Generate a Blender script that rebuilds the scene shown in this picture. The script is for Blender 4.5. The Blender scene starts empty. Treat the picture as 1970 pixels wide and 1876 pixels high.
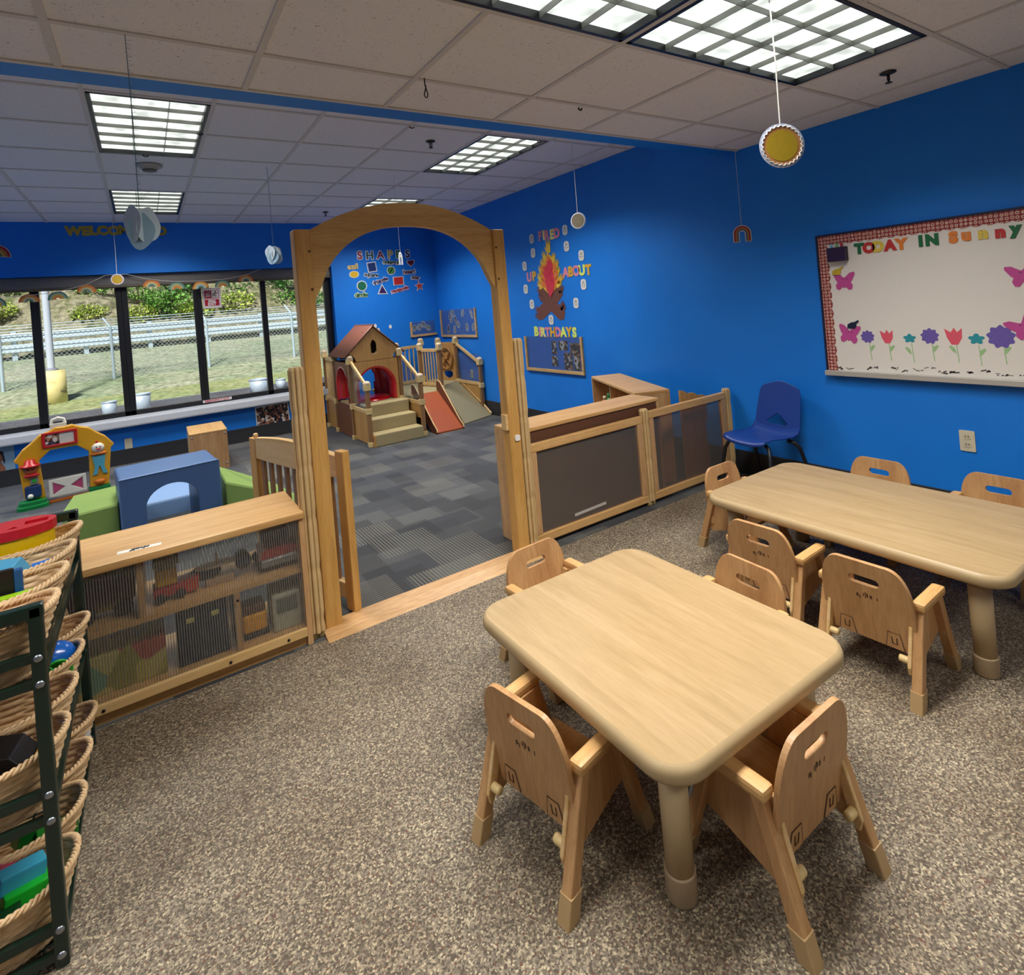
import bpy, bmesh, math, random
from math import sin, cos, pi, radians, sqrt, atan2, tau
from mathutils import Vector, Matrix
from mathutils.geometry import tessellate_polygon
random.seed(7)
S = bpy.context.scene
COL = S.collection
# ------------------------------------------------------------------ camera
F_PX, P_X, P_Y, YAW, PIT, ROL, EYE = 1087.0, 992.9, 575.1, .5851, .0041, -.0847, 1.463
cam_d = bpy.data.cameras.new('camera')
cam = bpy.data.objects.new('camera', cam_d); COL.objects.link(cam); S.camera = cam
fwd = Vector((sin(YAW) * cos(PIT), cos(YAW) * cos(PIT), sin(PIT)))
rgt = Vector((cos(YAW), -sin(YAW), 0)); upv = rgt.cross(fwd)
cr, sr = cos(ROL), sin(ROL)
r2 = cr * rgt + sr * upv; u2 = -sr * rgt + cr * upv
M3 = Matrix((r2, u2, -fwd)).transposed()
cam.matrix_world = Matrix.Translation((0, 0, EYE)) @ M3.to_4x4()
cam_d.sensor_fit = 'HORIZONTAL'; cam_d.sensor_width = 36.0
cam_d.lens = F_PX / 1970.0 * 36.0
cam_d.shift_x = (985 - P_X) / 1970.0
cam_d.shift_y = (P_Y - 938) / 1970.0
cam_d.clip_start = .02; cam_d.clip_end = 300
# ------------------------------------------------------------------ render look
S.view_settings.view_transform = 'Standard'; S.view_settings.look = 'None'
S.view_settings.exposure = 0.12; S.view_settings.gamma = 1.0
S.view_settings.use_curve_mapping = False
cy = S.cycles
cy.use_denoising = True
cy.max_bounces = 7; cy.diffuse_bounces = 4; cy.glossy_bounces = 3; cy.transmission_bounces = 4; cy.transparent_max_bounces = 12
cy.caustics_reflective = False; cy.caustics_refractive = False; cy.sample_clamp_indirect = 6
# ------------------------------------------------------------------ sky, sun
SKY, SUN, LAMP, GLOW = 2.0, 7.5, 23.0, 1.2
W = bpy.data.worlds.new('sky'); S.world = W; W.use_nodes = True
wn = W.node_tree; wn.nodes.clear()
sk = wn.nodes.new('ShaderNodeTexSky'); sk.sky_type = 'HOSEK_WILKIE'; sk.turbidity = 4.0; sk.sun_direction = Vector((-.5, -.5, .8)).normalized()
bg = wn.nodes.new('ShaderNodeBackground'); bg.inputs[1].default_value = SKY
wo = wn.nodes.new('ShaderNodeOutputWorld')
wn.links.new(sk.outputs[0], bg.inputs[0]); wn.links.new(bg.outputs[0], wo.inputs[0])
sd = bpy.data.lights.new('sun', 'SUN'); sd.energy = SUN; sd.angle = radians(8); sd.color = (1, .96, .88)
so = bpy.data.objects.new('sun', sd); COL.objects.link(so)
so.rotation_euler = Vector((-.35, -.75, .9)).to_track_quat('Z', 'Y').to_euler()
NEAR_Z, FAR_Z = 2.4384, 2.743
T = .6096
UN, VN, UF, VF = -.189, 2.188, -.182, 3.620    # grid origins of the two tiled ceilings (metres)
XW, YW = 3.763, 7.85
XL, YB = -3.2, -3.2
# lamps of the troffers (x0, x1, y0, y1, z): the light each louvre lets out
FIX = []
for x0 in (UN + T, UN + 3 * T): FIX.append((x0, x0 + 2 * T, VN - 2 * T, VN - T, NEAR_Z))
for x0 in (UN + T - 4 * T, UN + T, UN + 3 * T): FIX.append((x0, x0 + 2 * T, VN - 6 * T, VN - 5 * T, NEAR_Z))
for x0 in (UN - 3 * T,): FIX.append((x0, x0 + 2 * T, VN - 2 * T, VN - T, NEAR_Z))
for x0 in (UF - 4 * T, UF, UF + 4 * T):
    for y0 in (VF, VF + 4 * T): FIX.append((x0, x0 + T, y0, y0 + 2 * T, FAR_Z))
SHOWN = {FIX[0]: 'large ceiling light partly cut off at the top edge of the photo',
         FIX[1]: 'large ceiling light above the tables, nearest the round sprinkler and hanging sun',
         FIX[8]: 'louvered ceiling light just behind the blue beam above the smoke detector',
         FIX[9]: 'small far ceiling light beyond the smoke detector, behind the big paper cloud',
         FIX[10]: 'slanted ceiling light beyond the blue beam, right of the arch top',
         FIX[11]: 'far ceiling light just peeking over the wooden arch top'}
for (x0, x1, y0, y1, z) in FIX:
    ld = bpy.data.lights.new('troffer_lamp', 'AREA'); ld.shape = 'RECTANGLE'
    ld.size = x1 - x0 - .1; ld.size_y = y1 - y0 - .1; ld.energy = LAMP * (1.35 if z > 2.6 else .55 if y0 < 0 else 1.12); ld.spread = radians(132); ld.color = (1, .97, .92)
    lo = bpy.data.objects.new('troffer_lamp', ld); COL.objects.link(lo)
    lo.location = ((x0 + x1) / 2, (y0 + y1) / 2, z - .012)

# ------------------------------------------------------------------ helpers
def lin(h):
    h = h.lstrip('#'); o = []
    for i in (0, 2, 4):
        v = int(h[i:i + 2], 16) / 255
        o.append(v / 12.92 if v <= .04045 else ((v + .055) / 1.055) ** 2.4)
    return (o[0], o[1], o[2], 1)
MATS = {}
def newmat(name):
    m = bpy.data.materials.new(name); m.use_nodes = True
    nt = m.node_tree; b = nt.nodes['Principled BSDF']
    return m, nt, b
def N(nt, t, **kw):
    n = nt.nodes.new('ShaderNode' + t)
    for k, v in kw.items(): setattr(n, k, v)
    return n
def ramp(nt, stops, interp='LINEAR'):
    r = N(nt, 'ValToRGB'); cr_ = r.color_ramp; cr_.interpolation = interp
    while len(cr_.elements) > 1: cr_.elements.remove(cr_.elements[-1])
    cr_.elements[0].position = stops[0][0]; cr_.elements[0].color = lin(stops[0][1])
    for p, c_ in stops[1:]:
        e = cr_.elements.new(p); e.color = lin(c_)
    return r
def coords(nt, scale=(1, 1, 1), rot=(0, 0, 0), kind='Object'):
    tc = N(nt, 'TexCoord'); mp = N(nt, 'Mapping')
    mp.inputs['Scale'].default_value = scale; mp.inputs['Rotation'].default_value = rot
    nt.links.new(tc.outputs[kind], mp.inputs[0]); return mp.outputs[0]
def plain(hexc, rough=.5, spec=.5, var=.06, metal=0, name=None, bump=0, vscale=30, coat=0):
    key = (hexc, rough, spec, var, metal, bump, vscale, coat)
    if key in MATS: return MATS[key]
    m, nt, b = newmat(name or 'surface')
    b.inputs['Roughness'].default_value = rough; b.inputs['Metallic'].default_value = metal
    b.inputs['Specular IOR Level'].default_value = spec
    if coat: b.inputs['Coat Weight'].default_value = coat; b.inputs['Coat Roughness'].default_value = .15
    c0 = lin(hexc)
    nz = N(nt, 'TexNoise'); nz.inputs['Scale'].default_value = vscale; nz.inputs['Detail'].default_value = 3
    nt.links.new(coords(nt), nz.inputs['Vector'])
    mx = N(nt, 'MixRGB', blend_type='MIX')
    mx.inputs[1].default_value = tuple(min(1, c * (1 - var)) for c in c0[:3]) + (1,)
    mx.inputs[2].default_value = tuple(min(1, c * (1 + var)) for c in c0[:3]) + (1,)
    nt.links.new(nz.outputs['Fac'], mx.inputs[0]); nt.links.new(mx.outputs[0], b.inputs['Base Color'])
    if bump:
        bp = N(nt, 'Bump'); bp.inputs['Strength'].default_value = bump; bp.inputs['Distance'].default_value = .004
        nt.links.new(nz.outputs['Fac'], bp.inputs['Height']); nt.links.new(bp.outputs[0], b.inputs['Normal'])
    MATS[key] = m; return m
def wood(name, c1, c2, c3, axis='X', rough=.42, scale=1.0, cont=1.0):
    m, nt, b = newmat(name)
    s = [16 * scale] * 3; s['XYZ'.index(axis)] = 1.3 * scale
    v = coords(nt, tuple(s))
    n1 = N(nt, 'TexNoise'); n1.inputs['Scale'].default_value = 1.6; n1.inputs['Detail'].default_value = 5; n1.inputs['Distortion'].default_value = .9
    nt.links.new(v, n1.inputs['Vector'])
    r = ramp(nt, [(.28, c1), (.5, c2), (.74, c3)])
    nt.links.new(n1.outputs['Fac'], r.inputs[0])
    n2 = N(nt, 'TexNoise'); n2.inputs['Scale'].default_value = 14; n2.inputs['Detail'].default_value = 4
    nt.links.new(v, n2.inputs['Vector'])
    mx = N(nt, 'MixRGB', blend_type='MULTIPLY'); mx.inputs[0].default_value = .5 * cont
    r2_ = ramp(nt, [(.3, '#b8a58c'), (.55, '#ffffff')])
    nt.links.new(n2.outputs['Fac'], r2_.inputs[0]); nt.links.new(r.outputs[0], mx.inputs[1]); nt.links.new(r2_.outputs[0], mx.inputs[2])
    nt.links.new(mx.outputs[0], b.inputs['Base Color']); b.inputs['Roughness'].default_value = rough
    b.inputs['Specular IOR Level'].default_value = .45
    bp = N(nt, 'Bump'); bp.inputs['Strength'].default_value = .06; bp.inputs['Distance'].default_value = .002
    nt.links.new(n2.outputs['Fac'], bp.inputs['Height']); nt.links.new(bp.outputs[0], b.inputs['Normal'])
    return m

class MB:
    def __init__(s): s.v = []; s.f = []; s.sm = []; s.mi = []
    def add(s, vs, fs, M=None, smooth=False, mi=0):
        o = len(s.v)
        s.v += [tuple(M @ Vector(p)) for p in vs] if M is not None else [tuple(p) for p in vs]
        s.f += [tuple(i + o for i in f) for f in fs]; s.sm += [smooth] * len(fs); s.mi += [mi] * len(fs)
        return s
    def box(s, x0, x1, y0, y1, z0, z1, M=None, mi=0, bev=0.0):
        if bev > 0:
            bm = bmesh.new(); bmesh.ops.create_cube(bm, size=1)
            for v in bm.verts: v.co = Vector((x0 + (v.co.x + .5) * (x1 - x0), y0 + (v.co.y + .5) * (y1 - y0), z0 + (v.co.z + .5) * (z1 - z0)))
            bmesh.ops.bevel(bm, geom=bm.edges[:], offset=bev, segments=2, profile=.6, affect='EDGES')
            bm.verts.index_update()
            s.add([v.co[:] for v in bm.verts], [[v.index for v in f.verts] for f in bm.faces], M, False, mi); bm.free(); return s
        vs = [(x0, y0, z0), (x1, y0, z0), (x1, y1, z0), (x0, y1, z0), (x0, y0, z1), (x1, y0, z1), (x1, y1, z1), (x0, y1, z1)]
        return s.add(vs, [(0, 3, 2, 1), (4, 5, 6, 7), (0, 1, 5, 4), (1, 2, 6, 5), (2, 3, 7, 6), (3, 0, 4, 7)], M, False, mi)
    def prism(s, outer, h, holes=(), M=None, mi=0, z0=0.0, smooth=False):
        loops = [list(outer)] + [list(q) for q in holes]
        flat = [p for l in loops for p in l]
        tris = tessellate_polygon([[Vector((p[0], p[1], 0)) for p in l] for l in loops])
        n = len(flat); vs = [(p[0], p[1], z0) for p in flat] + [(p[0], p[1], z0 + h) for p in flat]; fs = []
        for t in tris:
            a, b, c_ = t
            ar = (flat[b][0] - flat[a][0]) * (flat[c_][1] - flat[a][1]) - (flat[b][1] - flat[a][1]) * (flat[c_][0] - flat[a][0])
            if ar < 0: a, b, c_ = a, c_, b
            fs.append((a + n, b + n, c_ + n)); fs.append((a, c_, b))
        o = 0
        for li, l in enumerate(loops):
            k = len(l)
            area = sum(l[i][0] * l[(i + 1) % k][1] - l[(i + 1) % k][0] * l[i][1] for i in range(k))
            rev = (area < 0) if li == 0 else (area > 0)
            for i in range(k):
                a, b = o + i, o + (i + 1) % k
                fs.append((a, b, b + n, a + n) if not rev else (b, a, a + n, b + n))
            o += k
        return s.add(vs, fs, M, smooth, mi)
    def tube(s, pts, r, n=8, M=None, mi=0, closed=False, caps=True):
        P = [Vector(p) for p in pts]; K = len(P); rad = r if isinstance(r, (list, tuple)) else [r] * K
        vs = []; fs = []; prev = None
        for i, p in enumerate(P):
            if closed: t = P[(i + 1) % K] - P[i - 1]
            else: t = P[min(i + 1, K - 1)] - P[max(i - 1, 0)]
            t.normalize()
            if prev is None:
                a = Vector((0, 0, 1)) if abs(t.z) < .9 else Vector((1, 0, 0)); u = t.cross(a).normalized()
            else:
                u = prev - t * prev.dot(t)
                u = u.normalized() if u.length > 1e-6 else t.orthogonal().normalized()
            prev = u; w = t.cross(u)
            for j in range(n): vs.append(p + rad[i] * (cos(tau * j / n) * u + sin(tau * j / n) * w))
        for i in range(K if closed else K - 1):
            for j in range(n):
                a = i * n + j; b = i * n + (j + 1) % n; c_ = ((i + 1) % K) * n + (j + 1) % n; d = ((i + 1) % K) * n + j
                fs.append((a, b, c_, d))
        s.add(vs, fs, M, True, mi)
        if caps and not closed:
            s.add(vs[:n], [tuple(range(n - 1, -1, -1))], M, False, mi); s.add(vs[-n:], [tuple(range(n))], M, False, mi)
        return s
    def lathe(s, prof, n=20, M=None, mi=0, smooth=True):
        vs = []; fs = []
        for (r, z) in prof:
            for j in range(n): vs.append((r * cos(tau * j / n), r * sin(tau * j / n), z))
        for i in range(len(prof) - 1):
            for j in range(n):
                a = i * n + j; b = i * n + (j + 1) % n; fs.append((a, b, b + n, a + n))
        fs.append(tuple(range(n - 1, -1, -1))); k = (len(prof) - 1) * n; fs.append(tuple(range(k, k + n)))
        return s.add(vs, fs, M, smooth, mi)
    def rings(s, rr, cap=True, M=None, mi=0, smooth=False):
        n = len(rr[0]); vs = [p for r in rr for p in r]; fs = []
        for i in range(len(rr) - 1):
            for j in range(n):
                a = i * n + j; b = i * n + (j + 1) % n; fs.append((a, b, b + n, a + n))
        s.add(vs, fs, M, smooth, mi)
        if cap:
            s.add(rr[0], [tuple(range(n - 1, -1, -1))], M, False, mi); s.add(rr[-1], [tuple(range(n))], M, False, mi)
        return s
    def sph(s, c, r, M=None, mi=0, nu=14, nv=9):
        r = r if isinstance(r, (tuple, list)) else (r, r, r); vs = []; fs = []
        for i in range(nv + 1):
            th = pi * i / nv
            for j in range(nu):
                ph = tau * j / nu; vs.append((c[0] + r[0] * sin(th) * cos(ph), c[1] + r[1] * sin(th) * sin(ph), c[2] + r[2] * cos(th)))
        for i in range(nv):
            for j in range(nu):
                a = i * nu + j; b = i * nu + (j + 1) % nu; fs.append((a + nu, b + nu, b, a))
        return s.add(vs, fs, M, True, mi)
    def build(s, name, mats, parent=None, bevel=0, M=None):
        me = bpy.data.meshes.new(name); me.from_pydata(s.v, [], s.f); me.validate(); me.update()
        for i, p in enumerate(me.polygons):
            if i < len(s.sm): p.use_smooth = s.sm[i]; p.material_index = s.mi[i]
        for m in (mats if isinstance(mats, (list, tuple)) else [mats]): me.materials.append(m)
        return link(name, me, parent, bevel, M)
def link(name, me, parent=None, bevel=0, M=None):
    o = bpy.data.objects.new(name, me); COL.objects.link(o)
    if parent: o.parent = parent
    if M is not None: o.matrix_basis = M
    if bevel:
        md = o.modifiers.new('bevel', 'BEVEL'); md.width = bevel; md.segments = 2; md.limit_method = 'ANGLE'; md.angle_limit = radians(40); md.harden_normals = False
    return o
def tag(o, label, cat, group=None, kind=None):
    o['label'] = label; o['category'] = cat
    if group: o['group'] = group
    if kind: o['kind'] = kind
    return o
def thing(name, label, cat, loc=(0, 0, 0), rz=0.0, group=None, M=None):
    o = bpy.data.objects.new(name, None); COL.objects.link(o); o.empty_display_size = .05
    o.location = loc; o.rotation_euler = (0, 0, rz)
    if M is not None: o.matrix_basis = M
    return tag(o, label, cat, group)
def kids(o): return [c for c in o.children]
def dup(o, label, loc=None, rz=None, M=None, group=None):
    r = o.copy(); COL.objects.link(r); r['label'] = label
    if group: r['group'] = group
    if loc is not None: r.location = loc
    if rz is not None: r.rotation_euler = (0, 0, rz)
    if M is not None: r.matrix_basis = M
    for ch in kids(o):
        c = ch.copy(); COL.objects.link(c); c.parent = r
        for g in kids(ch):
            d = g.copy(); COL.objects.link(d); d.parent = c
    return r
def struct(o): o['kind'] = 'structure'; return o
def RW(y, z, d=.002, rot=0):      # frame on the side wall x = XW: X to the reader's right, Y up, Z out of the wall
    return Matrix.Translation((XW - d, y, z)) @ Matrix(((0, 0, -1, 0), (-1, 0, 0, 0), (0, 1, 0, 0), (0, 0, 0, 1))) @ Matrix.Rotation(rot, 4, 'Z')
def BW(x, z, d=.002, rot=0, y=None):
    return Matrix.Translation((x, (YW if y is None else y) - d, z)) @ Matrix(((1, 0, 0, 0), (0, 0, -1, 0), (0, 1, 0, 0), (0, 0, 0, 1))) @ Matrix.Rotation(rot, 4, 'Z')
def Tr(x, y, z): return Matrix.Translation((x, y, z))
def Rx(a): return Matrix.Rotation(a, 4, 'X')
def Ry(a): return Matrix.Rotation(a, 4, 'Y')
def Rz(a): return Matrix.Rotation(a, 4, 'Z')
XZ = Matrix(((1, 0, 0, 0), (0, 0, -1, 0), (0, 1, 0, 0), (0, 0, 0, 1)))   # flat shape stood up: y -> z, thickness towards -y
YZ = Matrix(((0, 0, 1, 0), (1, 0, 0, 0), (0, 1, 0, 0), (0, 0, 0, 1)))    # flat shape stood up: x -> y, y -> z, thickness towards +x
def rrect(w, h, r, n=5, cx=0, cy=0):
    p = []
    for (sx, sy, a0) in ((1, 1, 0), (-1, 1, pi / 2), (-1, -1, pi), (1, -1, 1.5 * pi)):
        for i in range(n + 1):
            a = a0 + pi / 2 * i / n
            p.append((cx + sx * (w / 2 - r) + r * cos(a), cy + sy * (h / 2 - r) + r * sin(a)))
    return p
def circ(r, n=24, cx=0, cy=0, ry=None): return [(cx + r * cos(tau * i / n), cy + (ry or r) * sin(tau * i / n)) for i in range(n)]
TXT = {}
def text_mesh(ch, size, off=0.0, ext=.002, mat=None):
    key = (ch, size, off, ext, mat.name if mat else '')
    if key in TXT: return TXT[key]
    cu = bpy.data.curves.new('letter', 'FONT'); cu.body = ch; cu.size = size; cu.offset = off; cu.extrude = ext
    cu.align_x = 'CENTER'; cu.align_y = 'CENTER'; cu.resolution_u = 3
    ob = bpy.data.objects.new('letter', cu)
    me = bpy.data.meshes.new_from_object(ob)
    bpy.data.objects.remove(ob); bpy.data.curves.remove(cu)
    me.materials.clear()
    if mat: me.materials.append(mat)
    zs = [v.co.y for v in me.vertices]; xs = [v.co.x for v in me.vertices]
    if zs:
        cyy = (max(zs) + min(zs)) / 2; cxx = (max(xs) + min(xs)) / 2
        for v in me.vertices: v.co.y -= cyy; v.co.x -= cxx
    TXT[key] = me; return me
ORD = ['first', 'second', 'third', 'fourth', 'fifth', 'sixth', 'seventh', 'eighth', 'ninth']

# ------------------------------------------------------------------ materials
M_MAPLE = wood('maple_laminate', '#a0865c', '#ab9066', '#b39870', 'Y', rough=.38, scale=.9, cont=.35)
M_CHAIR = wood('beech_ply', '#a97c50', '#b88c5d', '#c59b6b', 'Z', rough=.42, scale=.6, cont=.6)
M_CHAIRX = wood('beech_arm', '#bc9059', '#ca9f66', '#d5ac74', 'Y', rough=.42, cont=.6)
M_ARCH = wood('honey_maple', '#bc8b48', '#c99953', '#d4a662', 'Z', rough=.4, scale=.7, cont=.5)
M_ARCHX = wood('honey_maple_bow', '#c4985a', '#d0a564', '#dab272', 'X', rough=.4, scale=.6, cont=.6)
M_SHELF = wood('shelf_maple', '#c2945a', '#cfa267', '#d9b077', 'X', rough=.42, scale=.8, cont=.6)
M_SHELFZ = wood('shelf_maple_upright', '#b88d5f', '#c59b6c', '#cfa878', 'Z', rough=.45, scale=.8)
M_PALE = plain('#c9aa78', .5, var=.08, vscale=12)
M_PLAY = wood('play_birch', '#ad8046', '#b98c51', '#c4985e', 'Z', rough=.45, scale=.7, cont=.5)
M_RAIL = wood('rail_maple', '#c9a367', '#d5b179', '#ddbd8b', 'X', rough=.45, scale=.8, cont=.4)
M_POST = wood('post_brown', '#84603c', '#916c47', '#9d7852', 'Z', rough=.5)
M_CLAMP = plain('#d8bd83', .45)
M_CAP = plain('#d9c3a0', .45)
M_ROOF = plain('#7a4a3a', .55, var=.15, vscale=12)
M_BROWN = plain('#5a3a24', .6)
M_BLACK = plain('#131316', .45)
M_WHITE = plain('#e8e6e0', .5)
M_METAL = plain('#9aa0a8', .35, metal=.9)
M_GREEN_METAL = plain('#0c241c', .28, spec=.6)
def blue_wall():
    m, nt, b = newmat('blue_paint'); b.inputs['Roughness'].default_value = .5; b.inputs['Specular IOR Level'].default_value = .35
    nz = N(nt, 'TexNoise'); nz.inputs['Scale'].default_value = 1.7; nz.inputs['Detail'].default_value = 4
    nt.links.new(coords(nt), nz.inputs['Vector'])
    r = ramp(nt, [(.3, '#1676d8'), (.7, '#1a7fe2')]); nt.links.new(nz.outputs['Fac'], r.inputs[0]); nt.links.new(r.outputs[0], b.inputs['Base Color'])
    n2 = N(nt, 'TexNoise'); n2.inputs['Scale'].default_value = 220; nt.links.new(coords(nt), n2.inputs['Vector'])
    bp = N(nt, 'Bump'); bp.inputs['Strength'].default_value = .12; bp.inputs['Distance'].default_value = .002
    nt.links.new(n2.outputs['Fac'], bp.inputs['Height']); nt.links.new(bp.outputs[0], b.inputs['Normal']); return m
M_BLUE = blue_wall()
def ceiling_mat():
    m, nt, b = newmat('ceiling_tile'); b.inputs['Roughness'].default_value = .9; b.inputs['Specular IOR Level'].default_value = .1
    v = coords(nt)
    vo = N(nt, 'TexVoronoi'); vo.inputs['Scale'].default_value = 105; nt.links.new(v, vo.inputs['Vector'])
    nz = N(nt, 'TexNoise'); nz.inputs['Scale'].default_value = 60; nz.inputs['Detail'].default_value = 4; nt.links.new(v, nz.inputs['Vector'])
    a = N(nt, 'Math', operation='ADD'); nt.links.new(vo.outputs['Distance'], a.inputs[0]); nt.links.new(nz.outputs['Fac'], a.inputs[1])
    r = ramp(nt, [(.50, '#645d56'), (.60, '#e2e3e6'), (1, '#e8e9ec')]); nt.links.new(a.outputs[0], r.inputs[0])
    nt.links.new(r.outputs[0], b.inputs['Base Color']); return m
M_CEIL = ceiling_mat()
M_TBAR = plain('#cfcdca', .6)
def speck_floor():
    m, nt, b = newmat('speckled_rubber_floor'); b.inputs['Roughness'].default_value = .55; b.inputs['Specular IOR Level'].default_value = .3
    v = coords(nt)
    vo = N(nt, 'TexVoronoi'); vo.inputs['Scale'].default_value = 215; nt.links.new(v, vo.inputs['Vector'])
    sp = N(nt, 'SeparateColor'); nt.links.new(vo.outputs['Color'], sp.inputs[0])
    r = ramp(nt, [(0, '#554c40'), (.2, '#6c6252'), (.42, '#7b7162'), (.6, '#918674'), (.78, '#a79a81'), (.9, '#bfb295'), (.965, '#6c4c3e')], 'CONSTANT')
    nt.links.new(sp.outputs[0], r.inputs[0])
    nz = N(nt, 'TexNoise'); nz.inputs['Scale'].default_value = 2.2; nz.inputs['Detail'].default_value = 4; nt.links.new(v, nz.inputs['Vector'])
    r2_ = ramp(nt, [(.3, '#dcd4cc'), (.7, '#ffffff')]); nt.links.new(nz.outputs['Fac'], r2_.inputs[0])
    mx = N(nt, 'MixRGB', blend_type='MULTIPLY'); mx.inputs[0].default_value = 1
    nt.links.new(r.outputs[0], mx.inputs[1]); nt.links.new(r2_.outputs[0], mx.inputs[2]); nt.links.new(mx.outputs[0], b.inputs['Base Color'])
    bp = N(nt, 'Bump'); bp.inputs['Strength'].default_value = .15; bp.inputs['Distance'].default_value = .001
    nt.links.new(sp.outputs[1], bp.inputs['Height']); nt.links.new(bp.outputs[0], b.inputs['Normal']); return m
def carpet_mat():
    m, nt, b = newmat('patterned_carpet_tile'); b.inputs['Roughness'].default_value = .95; b.inputs['Sheen Weight'].default_value = .5; b.inputs['Sheen Roughness'].default_value = .35; b.inputs['Specular IOR Level'].default_value = .08
    v = coords(nt)
    def brick(w, h, c1, c2, mort, rot=0, off=.5, ms=.0):
        mp = N(nt, 'Mapping'); mp.inputs['Rotation'].default_value = (0, 0, rot); nt.links.new(v, mp.inputs[0])
        k = N(nt, 'TexBrick'); k.inputs['Scale'].default_value = 1; k.inputs['Brick Width'].default_value = w; k.inputs['Row Height'].default_value = h
        k.inputs['Mortar Size'].default_value = ms; k.inputs['Color1'].default_value = lin(c1); k.inputs['Color2'].default_value = lin(c2); k.inputs['Mortar'].default_value = lin(mort)
        k.offset = off; k.inputs['Bias'].default_value = 0; nt.links.new(mp.outputs[0], k.inputs['Vector']); return k
    k1 = brick(.46, .23, '#3e4044', '#595a58', '#2e3034', 0, .37)
    k2 = brick(.31, .155, '#000000', '#ffffff', '#000000', pi / 2, .61)
    k3 = brick(.61, .61, '#000000', '#ffffff', '#000000', 0, .0)
    mx = N(nt, 'MixRGB', blend_type='OVERLAY'); mx.inputs[0].default_value = .32
    nt.links.new(k1.outputs[0], mx.inputs[1]); nt.links.new(k2.outputs[0], mx.inputs[2])
    # fine stripes in some blocks, running along or across
    def stripes(axis, blk, lo):
        wv = N(nt, 'TexWave'); wv.bands_direction = axis; wv.inputs['Scale'].default_value = 16; wv.inputs['Distortion'].default_value = .25
        nt.links.new(v, wv.inputs['Vector'])
        t = N(nt, 'Math', operation='GREATER_THAN'); t.inputs[1].default_value = .72; nt.links.new(wv.outputs['Fac'], t.inputs[0])
        b2 = N(nt, 'Math', operation='GREATER_THAN'); b2.inputs[1].default_value = lo; nt.links.new(blk, b2.inputs[0])
        mu = N(nt, 'Math', operation='MULTIPLY'); nt.links.new(t.outputs[0], mu.inputs[0]); nt.links.new(b2.outputs[0], mu.inputs[1]); return mu.outputs[0]
    ka = brick(.37, .30, '#000000', '#ffffff', '#000000', .0, .43); kb = brick(.52, .26, '#000000', '#ffffff', '#000000', pi / 2, .29)
    s1 = stripes('X', ka.outputs[0], .80); s2 = stripes('Y', kb.outputs[0], .86)
    ad = N(nt, 'Math', operation='MAXIMUM'); nt.links.new(s1, ad.inputs[0]); nt.links.new(s2, ad.inputs[1])
    m2 = N(nt, 'MixRGB'); m2.inputs[2].default_value = lin('#8b8777'); nt.links.new(mx.outputs[0], m2.inputs[1])
    f = N(nt, 'Math', operation='MULTIPLY'); f.inputs[1].default_value = .62; nt.links.new(ad.outputs[0], f.inputs[0]); nt.links.new(f.outputs[0], m2.inputs[0])
    nz = N(nt, 'TexNoise'); nz.inputs['Scale'].default_value = 160; nt.links.new(v, nz.inputs['Vector'])
    r3 = ramp(nt, [(.3, '#b5b5b5'), (.7, '#ffffff')]); nt.links.new(nz.outputs['Fac'], r3.inputs[0])
    m3 = N(nt, 'MixRGB', blend_type='MULTIPLY'); m3.inputs[0].default_value = .7; nt.links.new(m2.outputs[0], m3.inputs[1]); nt.links.new(r3.outputs[0], m3.inputs[2])
    nt.links.new(m3.outputs[0], b.inputs['Base Color'])
    bp = N(nt, 'Bump'); bp.inputs['Strength'].default_value = .3; bp.inputs['Distance'].default_value = .002; nt.links.new(nz.outputs['Fac'], bp.inputs['Height']); nt.links.new(bp.outputs[0], b.inputs['Normal'])
    return m
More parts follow.
